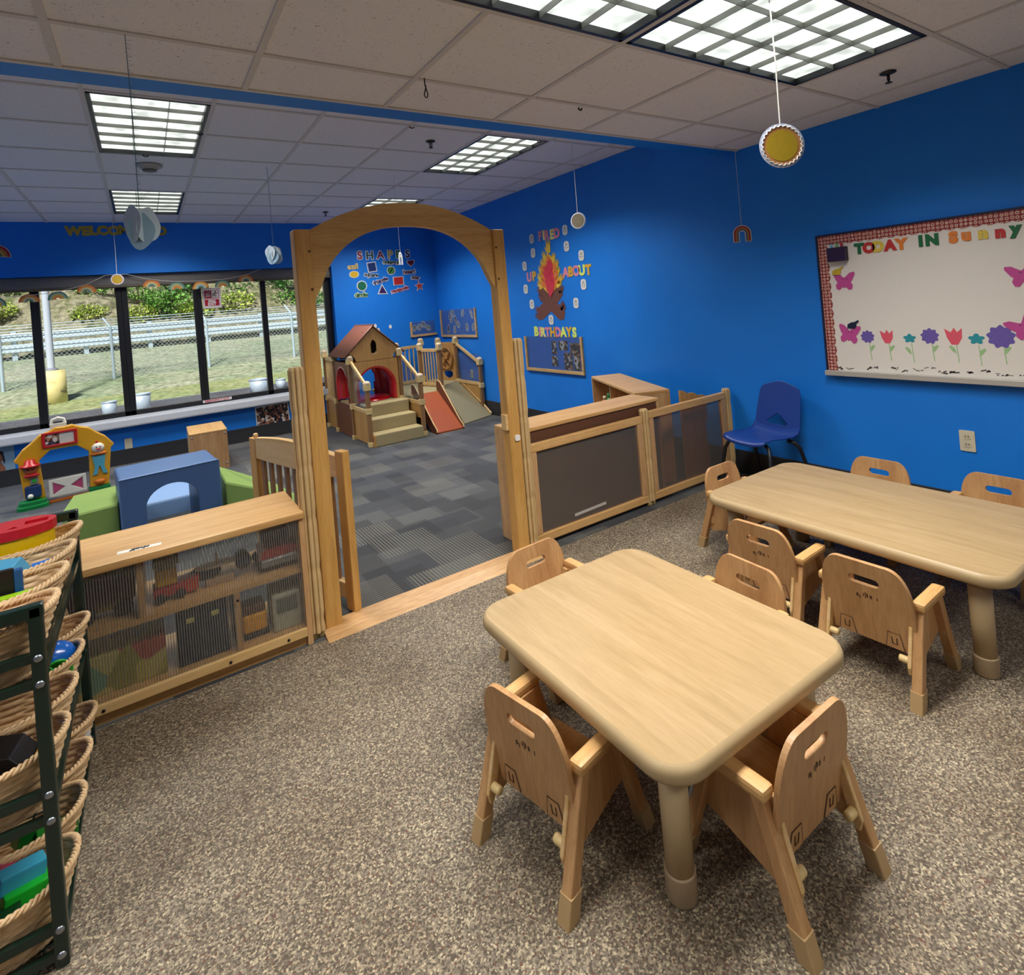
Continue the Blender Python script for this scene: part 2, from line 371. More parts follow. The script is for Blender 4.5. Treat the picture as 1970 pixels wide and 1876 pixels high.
def clear_pane(name, tint, alpha, rough, ribs=None, gloss=.12):
    m, nt, b = newmat(name); nt.nodes.remove(b); out = [n for n in nt.nodes if n.type == 'OUTPUT_MATERIAL'][0]
    tr = N(nt, 'BsdfTransparent'); tr.inputs[0].default_value = lin(tint)
    df = N(nt, 'BsdfDiffuse'); df.inputs[0].default_value = lin('#b9b8b2')
    gl = N(nt, 'BsdfGlossy'); gl.inputs['Roughness'].default_value = rough; gl.inputs[0].default_value = (.9, .9, .9, 1)
    m1 = N(nt, 'MixShader'); m1.inputs[0].default_value = alpha
    nt.links.new(tr.outputs[0], m1.inputs[1]); nt.links.new(df.outputs[0], m1.inputs[2])
    m2 = N(nt, 'MixShader'); fr = N(nt, 'LayerWeight'); pw = N(nt, 'Math', operation='POWER'); pw.inputs[1].default_value = 4; nt.links.new(fr.outputs['Facing'], pw.inputs[0])
    ml = N(nt, 'Math', operation='MULTIPLY_ADD'); ml.inputs[1].default_value = gloss * 3; ml.inputs[2].default_value = .02 + gloss * .08; nt.links.new(pw.outputs[0], ml.inputs[0]); nt.links.new(ml.outputs[0], m2.inputs[0])
    nt.links.new(m1.outputs[0], m2.inputs[1]); nt.links.new(gl.outputs[0], m2.inputs[2]); nt.links.new(m2.outputs[0], out.inputs[0])
    if ribs:
        wv = N(nt, 'TexWave'); wv.inputs['Scale'].default_value = ribs; wv.bands_direction = 'X'; nt.links.new(coords(nt), wv.inputs['Vector'])
        r = ramp(nt, [(.35, '#ffffff'), (.8, '#d6d1c8')]); nt.links.new(wv.outputs['Fac'], r.inputs[0]); nt.links.new(r.outputs[0], tr.inputs[0])
        mr = N(nt, 'Math', operation='MULTIPLY'); mr.inputs[1].default_value = alpha * 2; nt.links.new(wv.outputs['Fac'], mr.inputs[0]); nt.links.new(mr.outputs[0], m1.inputs[0])
        bp = N(nt, 'Bump'); bp.inputs['Strength'].default_value = .6; bp.inputs['Distance'].default_value = .003; nt.links.new(wv.outputs['Fac'], bp.inputs['Height'])
        nt.links.new(bp.outputs[0], gl.inputs['Normal']); nt.links.new(bp.outputs[0], df.inputs['Normal'])
    return m
M_GLASS = clear_pane('window_glass', '#f4f8f8', .0, .02, gloss=.05)
M_PLEXI = clear_pane('clear_acrylic', '#e8eef4', .06, .1, gloss=.1)
M_RIB = clear_pane('ribbed_clear_plastic', '#ffffff', .09, .25, ribs=34, gloss=.08)
M_FROST = clear_pane('scratched_plastic_sheet', '#dccbbd', .13, .25, gloss=.15)
def photo_mat(name, seed, pal, scale=26):
    m, nt, b = newmat(name); b.inputs['Roughness'].default_value = .3
    mp = coords(nt, (1, 1, 1)); ad = N(nt, 'VectorMath', operation='ADD'); ad.inputs[1].default_value = (seed * 3.1, seed * 1.7, 0); nt.links.new(mp, ad.inputs[0])
    vo = N(nt, 'TexVoronoi'); vo.inputs['Scale'].default_value = scale; nt.links.new(ad.outputs[0], vo.inputs['Vector'])
    sp = N(nt, 'SeparateColor'); nt.links.new(vo.outputs['Color'], sp.inputs[0])
    st = [(i / len(pal), c_) for i, c_ in enumerate(pal)]
    r = ramp(nt, st, 'CONSTANT'); nt.links.new(sp.outputs[0], r.inputs[0]); nt.links.new(r.outputs[0], b.inputs['Base Color']); return m
PAL = ['#1b1a20', '#c08b6c', '#2a3350', '#e0d6cc', '#5a2c26', '#22242c', '#8d6a52', '#3a4058']
PHOTOS = [photo_mat('photo_print', k, PAL[k % 3:] + PAL[:k % 3], 24 if k % 2 else 34) for k in range(4)]
PALE_PRINTS = [photo_mat('pale_print', k + 5, ['#c9ccd2', '#8f9aa8', '#e0ddd8', '#3a3a44', '#b8a89a', '#d5dae0'], 36) for k in range(2)]

# ------------------------------------------------------------------ the room
SEAM = 2.70
M_SPECK = speck_floor(); M_CARPET = carpet_mat()
struct(MB().box(XL, XW, YB, SEAM, -.12, 0).build('floor', M_SPECK))
struct(MB().box(XL, XW, SEAM, YW, -.12, 0).build('floor', M_CARPET))
struct(MB().box(XW, XW + .2, YB - .2, YW + .25, -.12, 3.0).build('wall_right', M_BLUE))
struct(MB().box(XL - .2, XL, YB - .2, YW + .25, -.12, 3.0).build('wall_left', M_BLUE))
struct(MB().box(XL, XW, YB - .2, YB, -.12, 3.0).build('wall_front', plain('#9a9890', .7)))
OX0, OX1, OZ0, OZ1 = -2.55, 2.207, .44, 2.157
wb = MB().box(XL, XW, YW, YW + .25, -.12, OZ0).box(XL, XW, YW, YW + .25, OZ1, 3.0).box(XL, OX0, YW, YW + .25, OZ0, OZ1).box(OX1, XW, YW, YW + .25, OZ0, OZ1)
struct(wb.build('wall_back', M_BLUE))
M_BASE = plain('#26272b', .6)
struct(MB().box(XW - .012, XW, YB, YW - .012, 0, .178).build('baseboard_right', M_BASE, bevel=.003))
struct(MB().box(XL, XW, YW - .012, YW, 0, .17).build('baseboard_back', M_BASE, bevel=.003))
struct(MB().box(XL - .2, XW + .2, YB - .2, YW + .25, 3.0, 3.1).build('sky_light_blocker', plain('#8f8a82', .8)))  # unseen slab above both ceilings, added to keep sky light out
# tiled ceilings with openings where the troffers sit
def tiled(x0, x1, y0, y1, z, u0, v0):
    m = MB(); g = MB()
    iu0, iu1 = math.floor((x0 - u0) / T), math.ceil((x1 - u0) / T); iv0, iv1 = math.floor((y0 - v0) / T), math.ceil((y1 - v0) / T)
    for i in range(iu0, iu1):
        for j in range(iv0, iv1):
            a, b, c_, d = max(x0, u0 + i * T), min(x1, u0 + (i + 1) * T), max(y0, v0 + j * T), min(y1, v0 + (j + 1) * T)
            if b - a < .002 or d - c_ < .002: continue
            cx, cy_ = (a + b) / 2, (c_ + d) / 2
            if any(fx0 < cx < fx1 and fy0 < cy_ < fy1 and abs(fz - z) < .01 for (fx0, fx1, fy0, fy1, fz) in SHOWN): continue
            m.box(a, b, c_, d, z + .004, z + .022)
    for i in range(iu0, iu1 + 1):
        x = u0 + i * T
        if x0 < x < x1:
            # stop the bar at fixtures that span it
            segs = [(y0, y1)]
            for (fx0, fx1, fy0, fy1, fz) in SHOWN:
                if abs(fz - z) < .01 and fx0 + .05 < x < fx1 - .05:
                    ns = []
                    for (p, q) in segs:
                        if fy0 > p and fy1 < q: ns += [(p, fy0), (fy1, q)]
                        else: ns.append((p, q))
                    segs = ns
            for p, q in segs: g.box(x - .012, x + .012, p, q, z - .002, z + .006)
    for j in range(iv0, iv1 + 1):
        y = v0 + j * T
        if y0 < y < y1:
            segs = [(x0, x1)]
            for (fx0, fx1, fy0, fy1, fz) in SHOWN:
                if abs(fz - z) < .01 and fy0 + .05 < y < fy1 - .05:
                    ns = []
                    for (p, q) in segs:
                        if fx0 > p and fx1 < q: ns += [(p, fx0), (fx1, q)]
                        else: ns.append((p, q))
                    segs = ns
            for p, q in segs: g.box(p, q, y - .012, y + .012, z - .0015, z + .006)
    o = struct(m.build('ceiling', M_CEIL)); g.build('ceiling_grid', M_TBAR, o); return o
SOF0, SOF1 = 2.5485, 2.69
tiled(XL, XW, YB, SOF0, NEAR_Z, UN, VN)
tiled(XL, XW, SOF1, YW, FAR_Z, UF, VF)
struct(MB().box(XL, XW, SOF0, SOF1, NEAR_Z, 3.0).build('trim_2', M_BLUE))
struct(MB().box(XL, XW, SOF0 - .012, SOF0 + .008, NEAR_Z - .003, NEAR_Z + .02).build('trim_3', plain('#cfcac0', .5)))
# troffers
def glow_mat():
    m, nt, b = newmat('lit_diffuser'); nt.nodes.remove(b); out = [n for n in nt.nodes if n.type == 'OUTPUT_MATERIAL'][0]
    e = N(nt, 'Emission'); e.inputs[0].default_value = (.94, 1, .93, 1); 
    wv = N(nt, 'TexNoise'); wv.inputs['Scale'].default_value = 1; wv.inputs['Detail'].default_value = 1; nt.links.new(coords(nt, (9, 9, 1)), wv.inputs['Vector'])
    mr = N(nt, 'MapRange'); mr.inputs[1].default_value = .3; mr.inputs[2].default_value = .65; mr.inputs[3].default_value = GLOW * .6; mr.inputs[4].default_value = GLOW * 1.15; nt.links.new(wv.outputs['Fac'], mr.inputs[0]); nt.links.new(mr.outputs[0], e.inputs[1])
    nt.links.new(e.outputs[0], out.inputs[0]); return m
M_GLOW = glow_mat(); M_LOUV = plain('#8d8e86', .3, spec=.6); M_TFRAME = plain('#17181c', .4)
def troffer(label, x0, x1, y0, y1, z):
    w, l = x1 - x0, y1 - y0
    t = thing('ceiling_light', label, 'light', (x0, y0, z), 0, 'troffer lights')
    f = MB(); e = .014; fw = .018
    f.box(e, w - e, e, e + fw, -.003, .09).box(e, w - e, l - e - fw, l - e, -.003, .09).box(e, e + fw, e, l - e, -.003, .09).box(w - e - fw, w - e, e, l - e, -.003, .09)
    f.box(e, w - e, e, l - e, .09, .1)
    f.build('frame', M_TFRAME, t)
    a = e + fw
    MB().box(a, w - a, a, l - a, .026, .03).build('diffuser', M_GLOW, t)
    g = MB(); nx, ny = (6, 3) if w > l else (3, 6)
    for i in range(1, nx):
        x = a + (w - 2 * a) * i / nx
        g.prism([(-.0016, 0), (.0016, 0), (.003, .022), (-.003, .022)], l - 2 * a, M=Tr(x, l - a, 0.002) @ XZ)
    for j in range(1, ny):
        y = a + (l - 2 * a) * j / ny
        g.prism([(-.0016, 0), (.0016, 0), (.003, .022), (-.003, .022)], w - 2 * a, M=Tr(a, y, .002) @ YZ)
    g.build('louver', M_LOUV, t)
for fx, lb in SHOWN.items(): troffer(lb, *fx)
# windows
M_FRAME = plain('#15161a', .4)
WY = 8.0
ed = [OX0, -1.75, -.957, -.182, .584, 1.338, OX1]
hw = [.05, .045, .039, .057, .045, .032, .09]
for i in range(6):
    x0, x1 = ed[i], ed[i + 1]; m = MB()
    if i < 6:
        m.box(x0, x0 + (hw[i] if i else .05), WY - .03, WY + .04, .52, OZ1).box(x1 - hw[i + 1], x1, WY - .03, WY + .04, .52, OZ1)
    m.box(x0, x1, WY - .03, WY + .04, .50, .575).box(x0, x1, WY - .03, WY + .04, 2.06, OZ1)
    w = struct(m.build('window_%d' % (i + 1), M_FRAME, bevel=.004))
    MB().box(x0 + .03, x1 - .03, WY + .004, WY + .010, .58, 2.1).build('pane', M_GLASS, w)
sill = MB().box(OX0 - .05, OX1 + .03, 7.735, 8.1, .425, .52, bev=.018)
struct(sill.build('trim_4', plain('#c9cdd4', .4)))
m = MB(); m.box(OX0, OX1, 7.90, 7.955, 2.03, 2.155, bev=.01)
sh = tag(m.build('roller_shade', plain('#6f6a66', .7, var=.1)), 'rolled up grey window shade along the top of the windows', 'shade')
MB().tube([(OX0, 7.92, 2.02), (OX1, 7.92, 2.02)], .018, 10).build('hem_bar', plain('#5f5747', .6), sh)

# ------------------------------------------------------------------ toddler tables
M_EDGE = plain('#b09870', .45, var=.05)
M_TLEG = plain('#b79f78', .5, var=.05); M_TCAP = plain('#a89272', .5)
def table(label, cx, cy_, w, l, rz, h=.40):
    t = thing('toddler_table', label, 'table', (cx, cy_, 0), rz, 'toddler tables')
    R = .095; N_ = 8
    def ring(ins, z): return [(x, y, z) for x, y in rrect(w - 2 * ins, l - 2 * ins, R - ins * .6, N_)]
    MB().rings([ring(.022, h - .048), ring(.006, h - .044), ring(.0, h - .034), ring(.0, h - .018), ring(.004, h - .006), ring(.0118, h - .0004)], smooth=True).build('edge_band', M_EDGE, t)
    MB().rings([ring(.0125, h - .01), ring(.0125, h)]).build('tabletop', M_MAPLE, t)
    for sx in (-1, 1):
        for sy in (-1, 1):
            x, y = sx * (w / 2 - .105), sy * (l / 2 - .115)
            lg = MB().lathe([(.034, .055), (.036, h - .05)], 24, M=Tr(x, y, 0)).build('leg', M_TLEG, t)
            MB().lathe([(.034, 0), (.038, .006), (.038, .066), (.0385, .068), (.035, .07)], 24, M=Tr(x, y, 0)).build('foot_cap', M_TCAP, lg)
            MB().tube([(x - sx * .04, y, .2), (x - sx * .16, y, h - .05)], .005, 6).build('brace', M_METAL, t)
    return t
table('square light maple toddler table in the foreground with four chairs', 1.268, 1.328, .762, .914, radians(-.6))
table('long light maple toddler table beside the blue wall under the whiteboard', 2.70, 1.322, .775, 1.235, radians(-.4))

# ------------------------------------------------------------------ toddler armchairs
def make_chair(label):
    t = thing('toddler_chair', label, 'chair', (0, 0, 0), 0, 'toddler armchairs around the tables')
    MB().box(-.13, .13, -.085, .13, .163, .18, bev=.005).build('seat', M_CHAIRX, t)
    out = []
    H = .292; w0 = .151
    for i in range(0, 13):
        a = pi / 2 * i / 12; out.append((.078 + (w0 - .078) * cos(a) ** .9 if i < 12 else .078, .165 + (H - .165) * sin(a)))
    right = [(w0, 0), (w0 + .001, .08)] + out
    outline = right + [(-x, y) for x, y in reversed(right)]
    slot = [(x, y) for x, y in rrect(.102, .030, .0149, 6, 0, .222)]
    bm_ = Tr(0, -.083, .142) @ Rx(radians(7)) @ XZ
    bk = MB().prism(outline, .015, [slot], M=bm_).build('backrest', M_CHAIR, t, bevel=.004)
    mk = MB(); rnd = random.Random(3)
    for k in range(11):
        x, y = -.028 + .0056 * k, .165 + rnd.uniform(-.008, .008)
        mk.box(x - .0016, x + .0016, y - .006, y + .006, .0145, .0156, M=bm_ @ Rz(rnd.uniform(-.5, .5) * .15))
    mk.build('engraved_mark', plain('#4a2f1c', .7), bk)
    for sx in (-1, 1):
        cl = MB(); cx = sx * .078
        cl.prism([(cx - .028, .002), (cx + .028, .002), (cx + .018, .058), (cx - .018, .058)], .0022, M=bm_ @ Tr(0, 0, .0148))
        cl.tube([(cx - .029, .003, .016), (cx - .019, .059, .016), (cx + .019, .059, .016), (cx + .029, .003, .016)], .0016, 5, M=bm_, mi=1)
        cl.tube([(cx - .008, .044, .0175), (cx - .007, .02, .0175), (cx + .007, .02, .0175), (cx + .008, .044, .0175)], .0016, 5, M=bm_, mi=1)
        cl.build('hinge_clip', [M_CHAIR, plain('#4a2f1c', .7)], bk)
    for sx in (-1, 1):
        for sy in (-1, 1):
            fx, fy, tx, ty = sx * .158, sy * .165, sx * .152, sy * .068
            hw, hd = .016, .018
            def sec(z, g=0.0):
                k = z / .30; x = fx + (tx - fx) * k; y = fy + (ty - fy) * k
                return [(x - hw - g, y - hd - g, z), (x + hw + g, y - hd - g, z), (x + hw + g, y + hd + g, z), (x - hw - g, y + hd + g, z)]
            lg = MB().rings([sec(.045), sec(.301)]).build('leg', M_CHAIR, t, bevel=.004)
            MB().rings([sec(0, .003), sec(.058, .003)]).build('foot_cap', plain('#ae9064', .55), lg, bevel=.004)
        MB().box(sx * .157 - .021, sx * .157 + .021, -.098, .092, .298, .328, bev=.010).build('armrest', M_CHAIRX, t)
        sp = [(-.118, .10), (.118, .10), (.072, .316), (-.072, .316)]
        sp = [(-.123, .135), (-.10, .10), (.095, .155), (.10, .19), (.07, .30), (-.07, .30)]
        MB().prism(sp, .011, M=Tr(sx * .138 - .0055, 0, 0) @ YZ).build('side_panel', M_CHAIR, t, bevel=.002)
        rl = MB().rings([[(sx * .134 - .006, y0, z), (sx * .134 + .006, y0, z), (sx * .134 + .006, y1, z), (sx * .134 - .006, y1, z)] for (y0, y1, z) in ((-.142, -.128, .095), (-.148, -.118, .12), (-.096, -.066, .297))]).build('side_strip', M_RAIL, t, bevel=.003)
        MB().lathe([(.011, -.018), (.012, -.014), (.012, .014), (.010, .018)], 12, M=Tr(sx * .118, -.128, .135) @ Ry(pi / 2)).build('dowel', M_CLAMP, rl)
    return t
CH = [('wooden toddler armchair nearest the camera, at the left side of the square table', .868, 1.300, 11),
      ('wooden toddler armchair at the right front end of the square table, seen from behind', 1.250, .898, 90.5),
      ('wooden toddler armchair at the long table, standing just past the square table corner', 2.205, 1.058, 2),
      ('wooden toddler armchair at the long table, front side, nearer the plastic partition', 2.235, 1.495, 2.5),
      ('wooden toddler armchair at the far end of the long table near the blue chair', 2.70, 1.985, -90),
      ('wooden toddler armchair between long table and blue wall, farther from the outlet', 3.185, 1.535, 180),
      ('wooden toddler armchair between long table and blue wall, cut by the right edge', 3.245, 1.035, 179),
      ('wooden toddler armchair tucked at the right side of the square table, only its back showing', 1.675, 1.325, 176),
      ('wooden toddler armchair at the far end of the square table beside the arch', 1.315, 1.885, -87)]
c0 = make_chair(CH[0][0])
for i, (lb, x, y, a) in enumerate(CH):
    c_ = c0 if i == 0 else dup(c0, lb)
    c_.location = (x, y, 0); c_.rotation_euler = (0, 0, radians(a - 90))

# ------------------------------------------------------------------ arch, gate, hinge posts, partitions
AY = 2.785
arch = thing('wooden_archway', 'tall wooden archway with curved top between the two play areas', 'archway', (0, AY, 0))
for x0, x1 in ((.613, .690), (1.701, 1.775)):
    p = MB().box(x0, x1, -.035, .045, 0.012, 1.885).build('post', M_ARCH, arch, bevel=.006)
    for z in (1.78, 1.60):
        MB().lathe([(.006, 0), (.006, .004)], 10, M=Tr(x1 - .013 if x0 < 1 else x0 + .013, -.035, z) @ Rx(pi / 2)).build('bolt', M_BROWN, p)
# the bow: outer and inner curves
def bow():
    a, b = .690, 1.701; c_ = (a + b) / 2; n = 28; up = []; dn = []
    for i in range(n + 1):
        x = a + (b - a) * i / n; k = (x - c_) / ((b - a) / 2)
        up.append((x, 1.885 + .143 * (1 - abs(k) ** 2.0)))
        kk = min(1, abs(k) / .95)
        dn.append((x, 1.545 + .36 * max(0, 1 - kk ** 2.35) ** (1 / 1.75) if abs(k) < .95 else 1.545))
    return up + dn[::-1]
bw = MB().prism(bow(), .038, M=Tr(0, .022, 0) @ XZ).build('curved_header', M_ARCHX, arch, bevel=.004)
th = MB().add([(.60, -.125, 0), (1.80, -.125, 0), (1.80, -.045, .018), (.60, -.045, .018), (1.80, .03, .018), (.60, .03, .018), (1.80, .045, 0), (.60, .045, 0)],
              [(0, 1, 2, 3), (3, 2, 4, 5), (5, 4, 6, 7), (0, 3, 5, 7), (1, 6, 4, 2), (0, 7, 6, 1)]).build('threshold', wood('threshold_maple', '#b98f5c', '#c79c68', '#d1a877', 'X', scale=.8), arch)
MB().box(1.683, 1.703, -.03, .02, .73, .82, bev=.003).build('latch_block', M_RAIL, arch)
MB().prism(rrect(.034, .034, .010, 4), .008, M=Tr(1.748, -.035, .679) @ XZ).build('catch', M_WHITE, arch, bevel=.002)
# gate swung back into the far room
GA = atan2(3.77 - 2.86, .50 - .765)
gate = thing('slatted_gate', 'low slatted wooden gate with wavy top, swung open behind the arch', 'gate', (.775, 2.845, 0), GA)
L = .97
top = []; n = 24
def gz(x):
    return .775 + .028 * sin((x / L) * pi * 1.1 - .3)
up = [(x * L / n, gz(x * L / n)) for x in range(n + 1)]; lo = [(L * x / n, .655 + .045 * (x / n - .5) ** 2) for x in range(n + 1)]
MB().prism(up + lo[::-1], .034, M=Tr(0, .017, 0) @ XZ).build('top_rail', M_RAIL, gate, bevel=.004)
MB().box(-.035, .035, -.02, .02, .015, .80).build('stile', M_ARCH, gate, bevel=.004)
MB().box(L - .075, L, -.02, .02, .06, .78).build('stile', M_ARCH, gate, bevel=.004)
MB().box(.035, L - .07, -.017, .017, .06, .14).build('bottom_rail', M_RAIL, gate, bevel=.004)
for k in range(9):
    x = .12 + (L - .25) * k / 8
    MB().box(x - .016, x + .016, -.008, .008, .13, .68).build('slat', M_POST, gate)
MB().lathe([(.012, .78), (.014, .80), (.008, .806)], 12, M=Tr(L - .05, 0, 0)).build('peg', M_RAIL, gate)
# fluted hinge posts
def fluted(x, y, z1, lobes=8, r=.034):
    rr = []; zz = []; per = .238; z = .03
    while z < z1:
        for dz, k in ((0, 0), (.01, 0), (.045, 1), (.05, 1), (.085, 0), (per - .001, 0)):
            if z + dz < z1: zz.append((z + dz, k))
        z += per
    zz.append((z1 - .012, 0)); zz.append((z1, 2))
    for z, k in zz:
        ring = []
        for j in range(48):
            a = tau * j / 48; q = r * (1 - .34 * (1 - abs(cos(a * lobes / 2))) ** 2.2) * (.90 if k == 1 else 1) * (.8 if k == 2 else 1)
            ring.append((x + q * cos(a), y + q * sin(a), z))
        rr.append(ring)
    return MB().rings(rr, smooth=False)
def casters(x, y):
    return MB().lathe([(.018, 0), (.02, .004), (.02, .03), (.012, .034)], 12, M=Tr(x - .015, y, 0)).lathe([(.018, 0), (.02, .004), (.02, .03), (.012, .034)], 12, M=Tr(x + .018, y, 0))
hp = thing('hinge_post', 'fluted wooden hinge post between the toy shelf and the arch', 'post', (.573, 2.752, 0), 0, 'fluted hinge posts')
fluted(0, 0, 1.245, r=.037).build('fluted_column', M_PALE, hp); casters(0, 0).build('foot', plain('#a08a58', .4), hp)
hp2 = dup(hp, 'fluted wooden hinge post joining the arch to the plastic partition', loc=(1.811, 2.775, 0))
def panel(label, x0, x1, z0, z1, y, mat, post):
    t = thing('partition_panel', label, 'partition', (x0, y, 0), 0, 'plastic room dividers'); w = x1 - x0
    MB().box(0, w, -.017, .017, z1 - .05, z1).build('top_rail', M_SHELF, t, bevel=.005)
    MB().box(0, w, -.017, .017, z0, z0 + .05).build('bottom_rail', M_SHELF, t, bevel=.005)
    MB().box(0, .042, -.016, .016, z0 + .05, z1 - .05).build('stile', M_SHELFZ, t, bevel=.004)
    MB().box(w - .046, w, -.016, .016, z0 + .05, z1 - .05).build('stile', M_SHELFZ, t, bevel=.004)
    MB().box(.04, w - .042, -.003, .003, z0 + .045, z1 - .045).build('sheet', mat, t)
    return t
pn1 = panel('room divider panel with brownish clear sheet, next to the arch', 1.846, 2.772, .025, .612, 2.785, M_FROST, None)
pn2 = panel('room divider panel with scratched grey sheet, next to the blue wall', 2.842, 3.672, .025, .632, 2.785, M_FROST, None)
MB().box(.30, .56, -.0045, -.003, .095, .112, M=Ry(-.03)).build('tape_strip', plain('#b9b2a8', .6), pn1)
dpm = fluted(0, 0, .655, r=.032)
hp3 = thing('hinge_post', 'short fluted post between the two plastic divider panels', 'post', (2.807, 2.785, 0), 0, 'fluted hinge posts')
dpm.build('fluted_column', M_PALE, hp3); casters(0, 0).build('foot', plain('#a08a58', .4), hp3)
hp4 = dup(hp3, 'short fluted post of the divider where it meets the blue wall', loc=(3.708, 2.785, 0))

# ------------------------------------------------------------------ low shelf with the ribbed front
def toyshelf():
    x0, x1, y0, y1, H = -.68, .545, 2.705, 3.105, .600
    t = thing('toy_shelf', 'low maple toy shelf with ribbed clear plastic front beside the arch', 'shelf', (x0, y0, 0)); w = x1 - x0; d = y1 - y0
    MB().box(0, w, -.012, d, H - .03, H, bev=.006).build('top', M_SHELF, t)
    for a, b in ((0, .024), (w - .024, w)): MB().box(a, b, 0, d, 0, H - .03).build('side', M_SHELFZ, t, bevel=.003)
    MB().box(.024, w - .024, .02, d, .325, .345).build('shelf_board', M_SHELF, t)
    MB().box(.024, w - .024, .02, d, .06, .08).build('bottom_board', M_SHELF, t)
    MB().box(.024, w - .024, -.008, .012, .046, .084, bev=.004).build('front_rail', M_RAIL, t)
    MB().box(.024, w - .024, .02, .04, .0, .046).build('kick_board', M_SHELF, t)
    for x, za, zb in ((.602, .345, .57), (.935, .08, .325)): MB().box(x - .011, x + .011, .02, d, za, zb).build('divider', M_SHELFZ, t)
    MB().box(.024, w - .024, .004, .008, .08, H - .03).build('clear_front', M_RIB, t)
    MB().box(.024, w - .024, d - .008, d - .002, .06, H - .03).build('back_sheet', M_PLEXI, t)
    bl = MB()
    for x in (.12, .46, .89, 1.12): bl.lathe([(.006, 0), (.006, .003)], 10, M=Tr(x, -.008, .062) @ Rx(pi / 2))
    bl.lathe([(.006, 0), (.006, .003)], 10, M=Tr(.935, .004, .3) @ Rx(pi / 2)); bl.build('bolt', M_BLACK, t)
    st = MB().prism([(-.075, -.014), (.075, -.016), (.074, .016), (-.075, .014)], .0008).build('name_tape', plain('#e9e6dc', .5), t, M=Tr(.608, .075, H) @ Rz(pi + radians(-7)))
    tm = text_mesh('shelf', .034, .002, .0004, M_BLACK); link('word', tm, st, M=Tr(0, 0, .0012))
    return t
toyshelf()
SHELFGRP = 'toys inside the low shelf'
def veh(name, label, cat, loc, rz, parts):
    t = thing(name, label, cat, loc, rz, SHELFGRP)
    for nm, mb, mt in parts: mb.build(nm, mt, t, bevel=.004)
    return t
def wheels(xs, y, r, w): 
    out = []
    for x in xs:
        for s in (-1, 1): out.append(MB().lathe([(r * .6, -w / 2), (r, -w / 2 + .003), (r, w / 2 - .003), (r * .6, w / 2)], 16, M=Tr(x, s * y, r) @ Rx(pi / 2)))
    return out
Z2, Z1 = .345, .080
red = plain('#9c1420', .3, coat=.4); silv = plain('#8c9094', .3, metal=.6); yel = plain('#e3b512', .35); navy = plain('#1c2748', .4); maroon = plain('#4a1f22', .5)
veh('toy_truck', 'dark maroon toy dump truck at the left of the shelf top row', 'toy truck', (-.20, 2.87, Z2), 0,
    [('truck_bed', MB().prism([(-.11, .06), (.10, .06), (.11, .15), (-.06, .17), (-.12, .12)], .13, M=Tr(0, .065, 0) @ XZ), maroon),
     ('chassis', MB().box(-.1, .09, -.05, .05, .03, .06), plain('#8f7a30', .5))] + [('wheel', w, M_BLACK) for w in wheels((-.06, .06), .058, .032, .03)])
veh('toy_digger', 'yellow and red toy digger in the top row beside the divider', 'toy digger', (.02, 2.85, Z2), 0,
    [('cab', MB().box(-.05, .03, -.04, .04, .06, .13, bev=.012), yel), ('base', MB().box(-.06, .06, -.05, .05, .02, .06, bev=.008), red),
     ('bucket', MB().prism([(-.03, 0), (.03, 0), (.04, .06), (-.04, .05)], .08, M=Tr(.07, .04, .01) @ XZ), plain('#b03a20', .4)),
     ('roof', MB().box(-.055, .04, -.045, .045, .145, .16), plain('#7a7a20', .5)), ('pillar', MB().box(-.05, -.04, -.03, .03, .13, .147), yel)] + [('wheel', w, M_BLACK) for w in wheels((-.035, .035), .05, .02, .02)])
veh('toy_plane', 'white and navy toy plane in the middle of the shelf top row', 'toy plane', (.20, 2.85, Z2), 0,
    [('wing', MB().prism(circ(.09, 28, 0, 0, .03), .012, M=Tr(0, 0, .075)), plain('#d8d8d2', .3)), ('fin', MB().box(-.006, .006, -.015, .015, .087, .125), plain('#d8d8d2', .3)),
     ('engine', MB().lathe([(.0, -.05), (.03, -.045), (.034, .03), (.02, .05)], 16, M=Tr(.10, 0, .07) @ Rx(pi / 2)), navy), ('fuselage', MB().sph((-.05, .02, .05), (.07, .035, .03)), navy),
     ('stand', MB().box(-.05, .06, -.03, .03, 0, .03), plain('#a98d74', .5))])
veh('toy_car', 'red toy car with silver bumper at the right of the shelf top row', 'toy car', (.445, 2.885, Z2), 0,
    [('body', MB().prism([(-.14, .02), (.14, .02), (.14, .085), (.1, .10), (-.1, .10), (-.14, .085)], .15, M=Tr(-.0, .05, 0) @ XZ @ Matrix.Scale(.55, 4, Vector((1, 0, 0)))), red),
     ('cabin', MB().box(-.06, .06, -.02, .05, .10, .15, bev=.012), plain('#3a1218', .2)), ('bumper', MB().box(-.082, .082, -.118, -.098, .025, .062, bev=.008), silv)] + [('wheel', w, M_BLACK) for w in wheels((-.07,), .07, .024, .02)])
bk = plain('#a8a24a', .5, var=.5, vscale=40)
tag(MB().box(-.16, .13, -.09, .12, 0, .15, bev=.004).build('storage_tray', photo_mat('tray_print', 9, ['#a7a04c', '#b8ae5a', '#6d9a7c', '#a04a42', '#8f8a3c', '#bdb46e'], 12), None, M=Tr(-.14, 2.86, Z1)), 'yellow green patterned toy bin at the left of the shelf bottom row', 'toy bin', SHELFGRP)
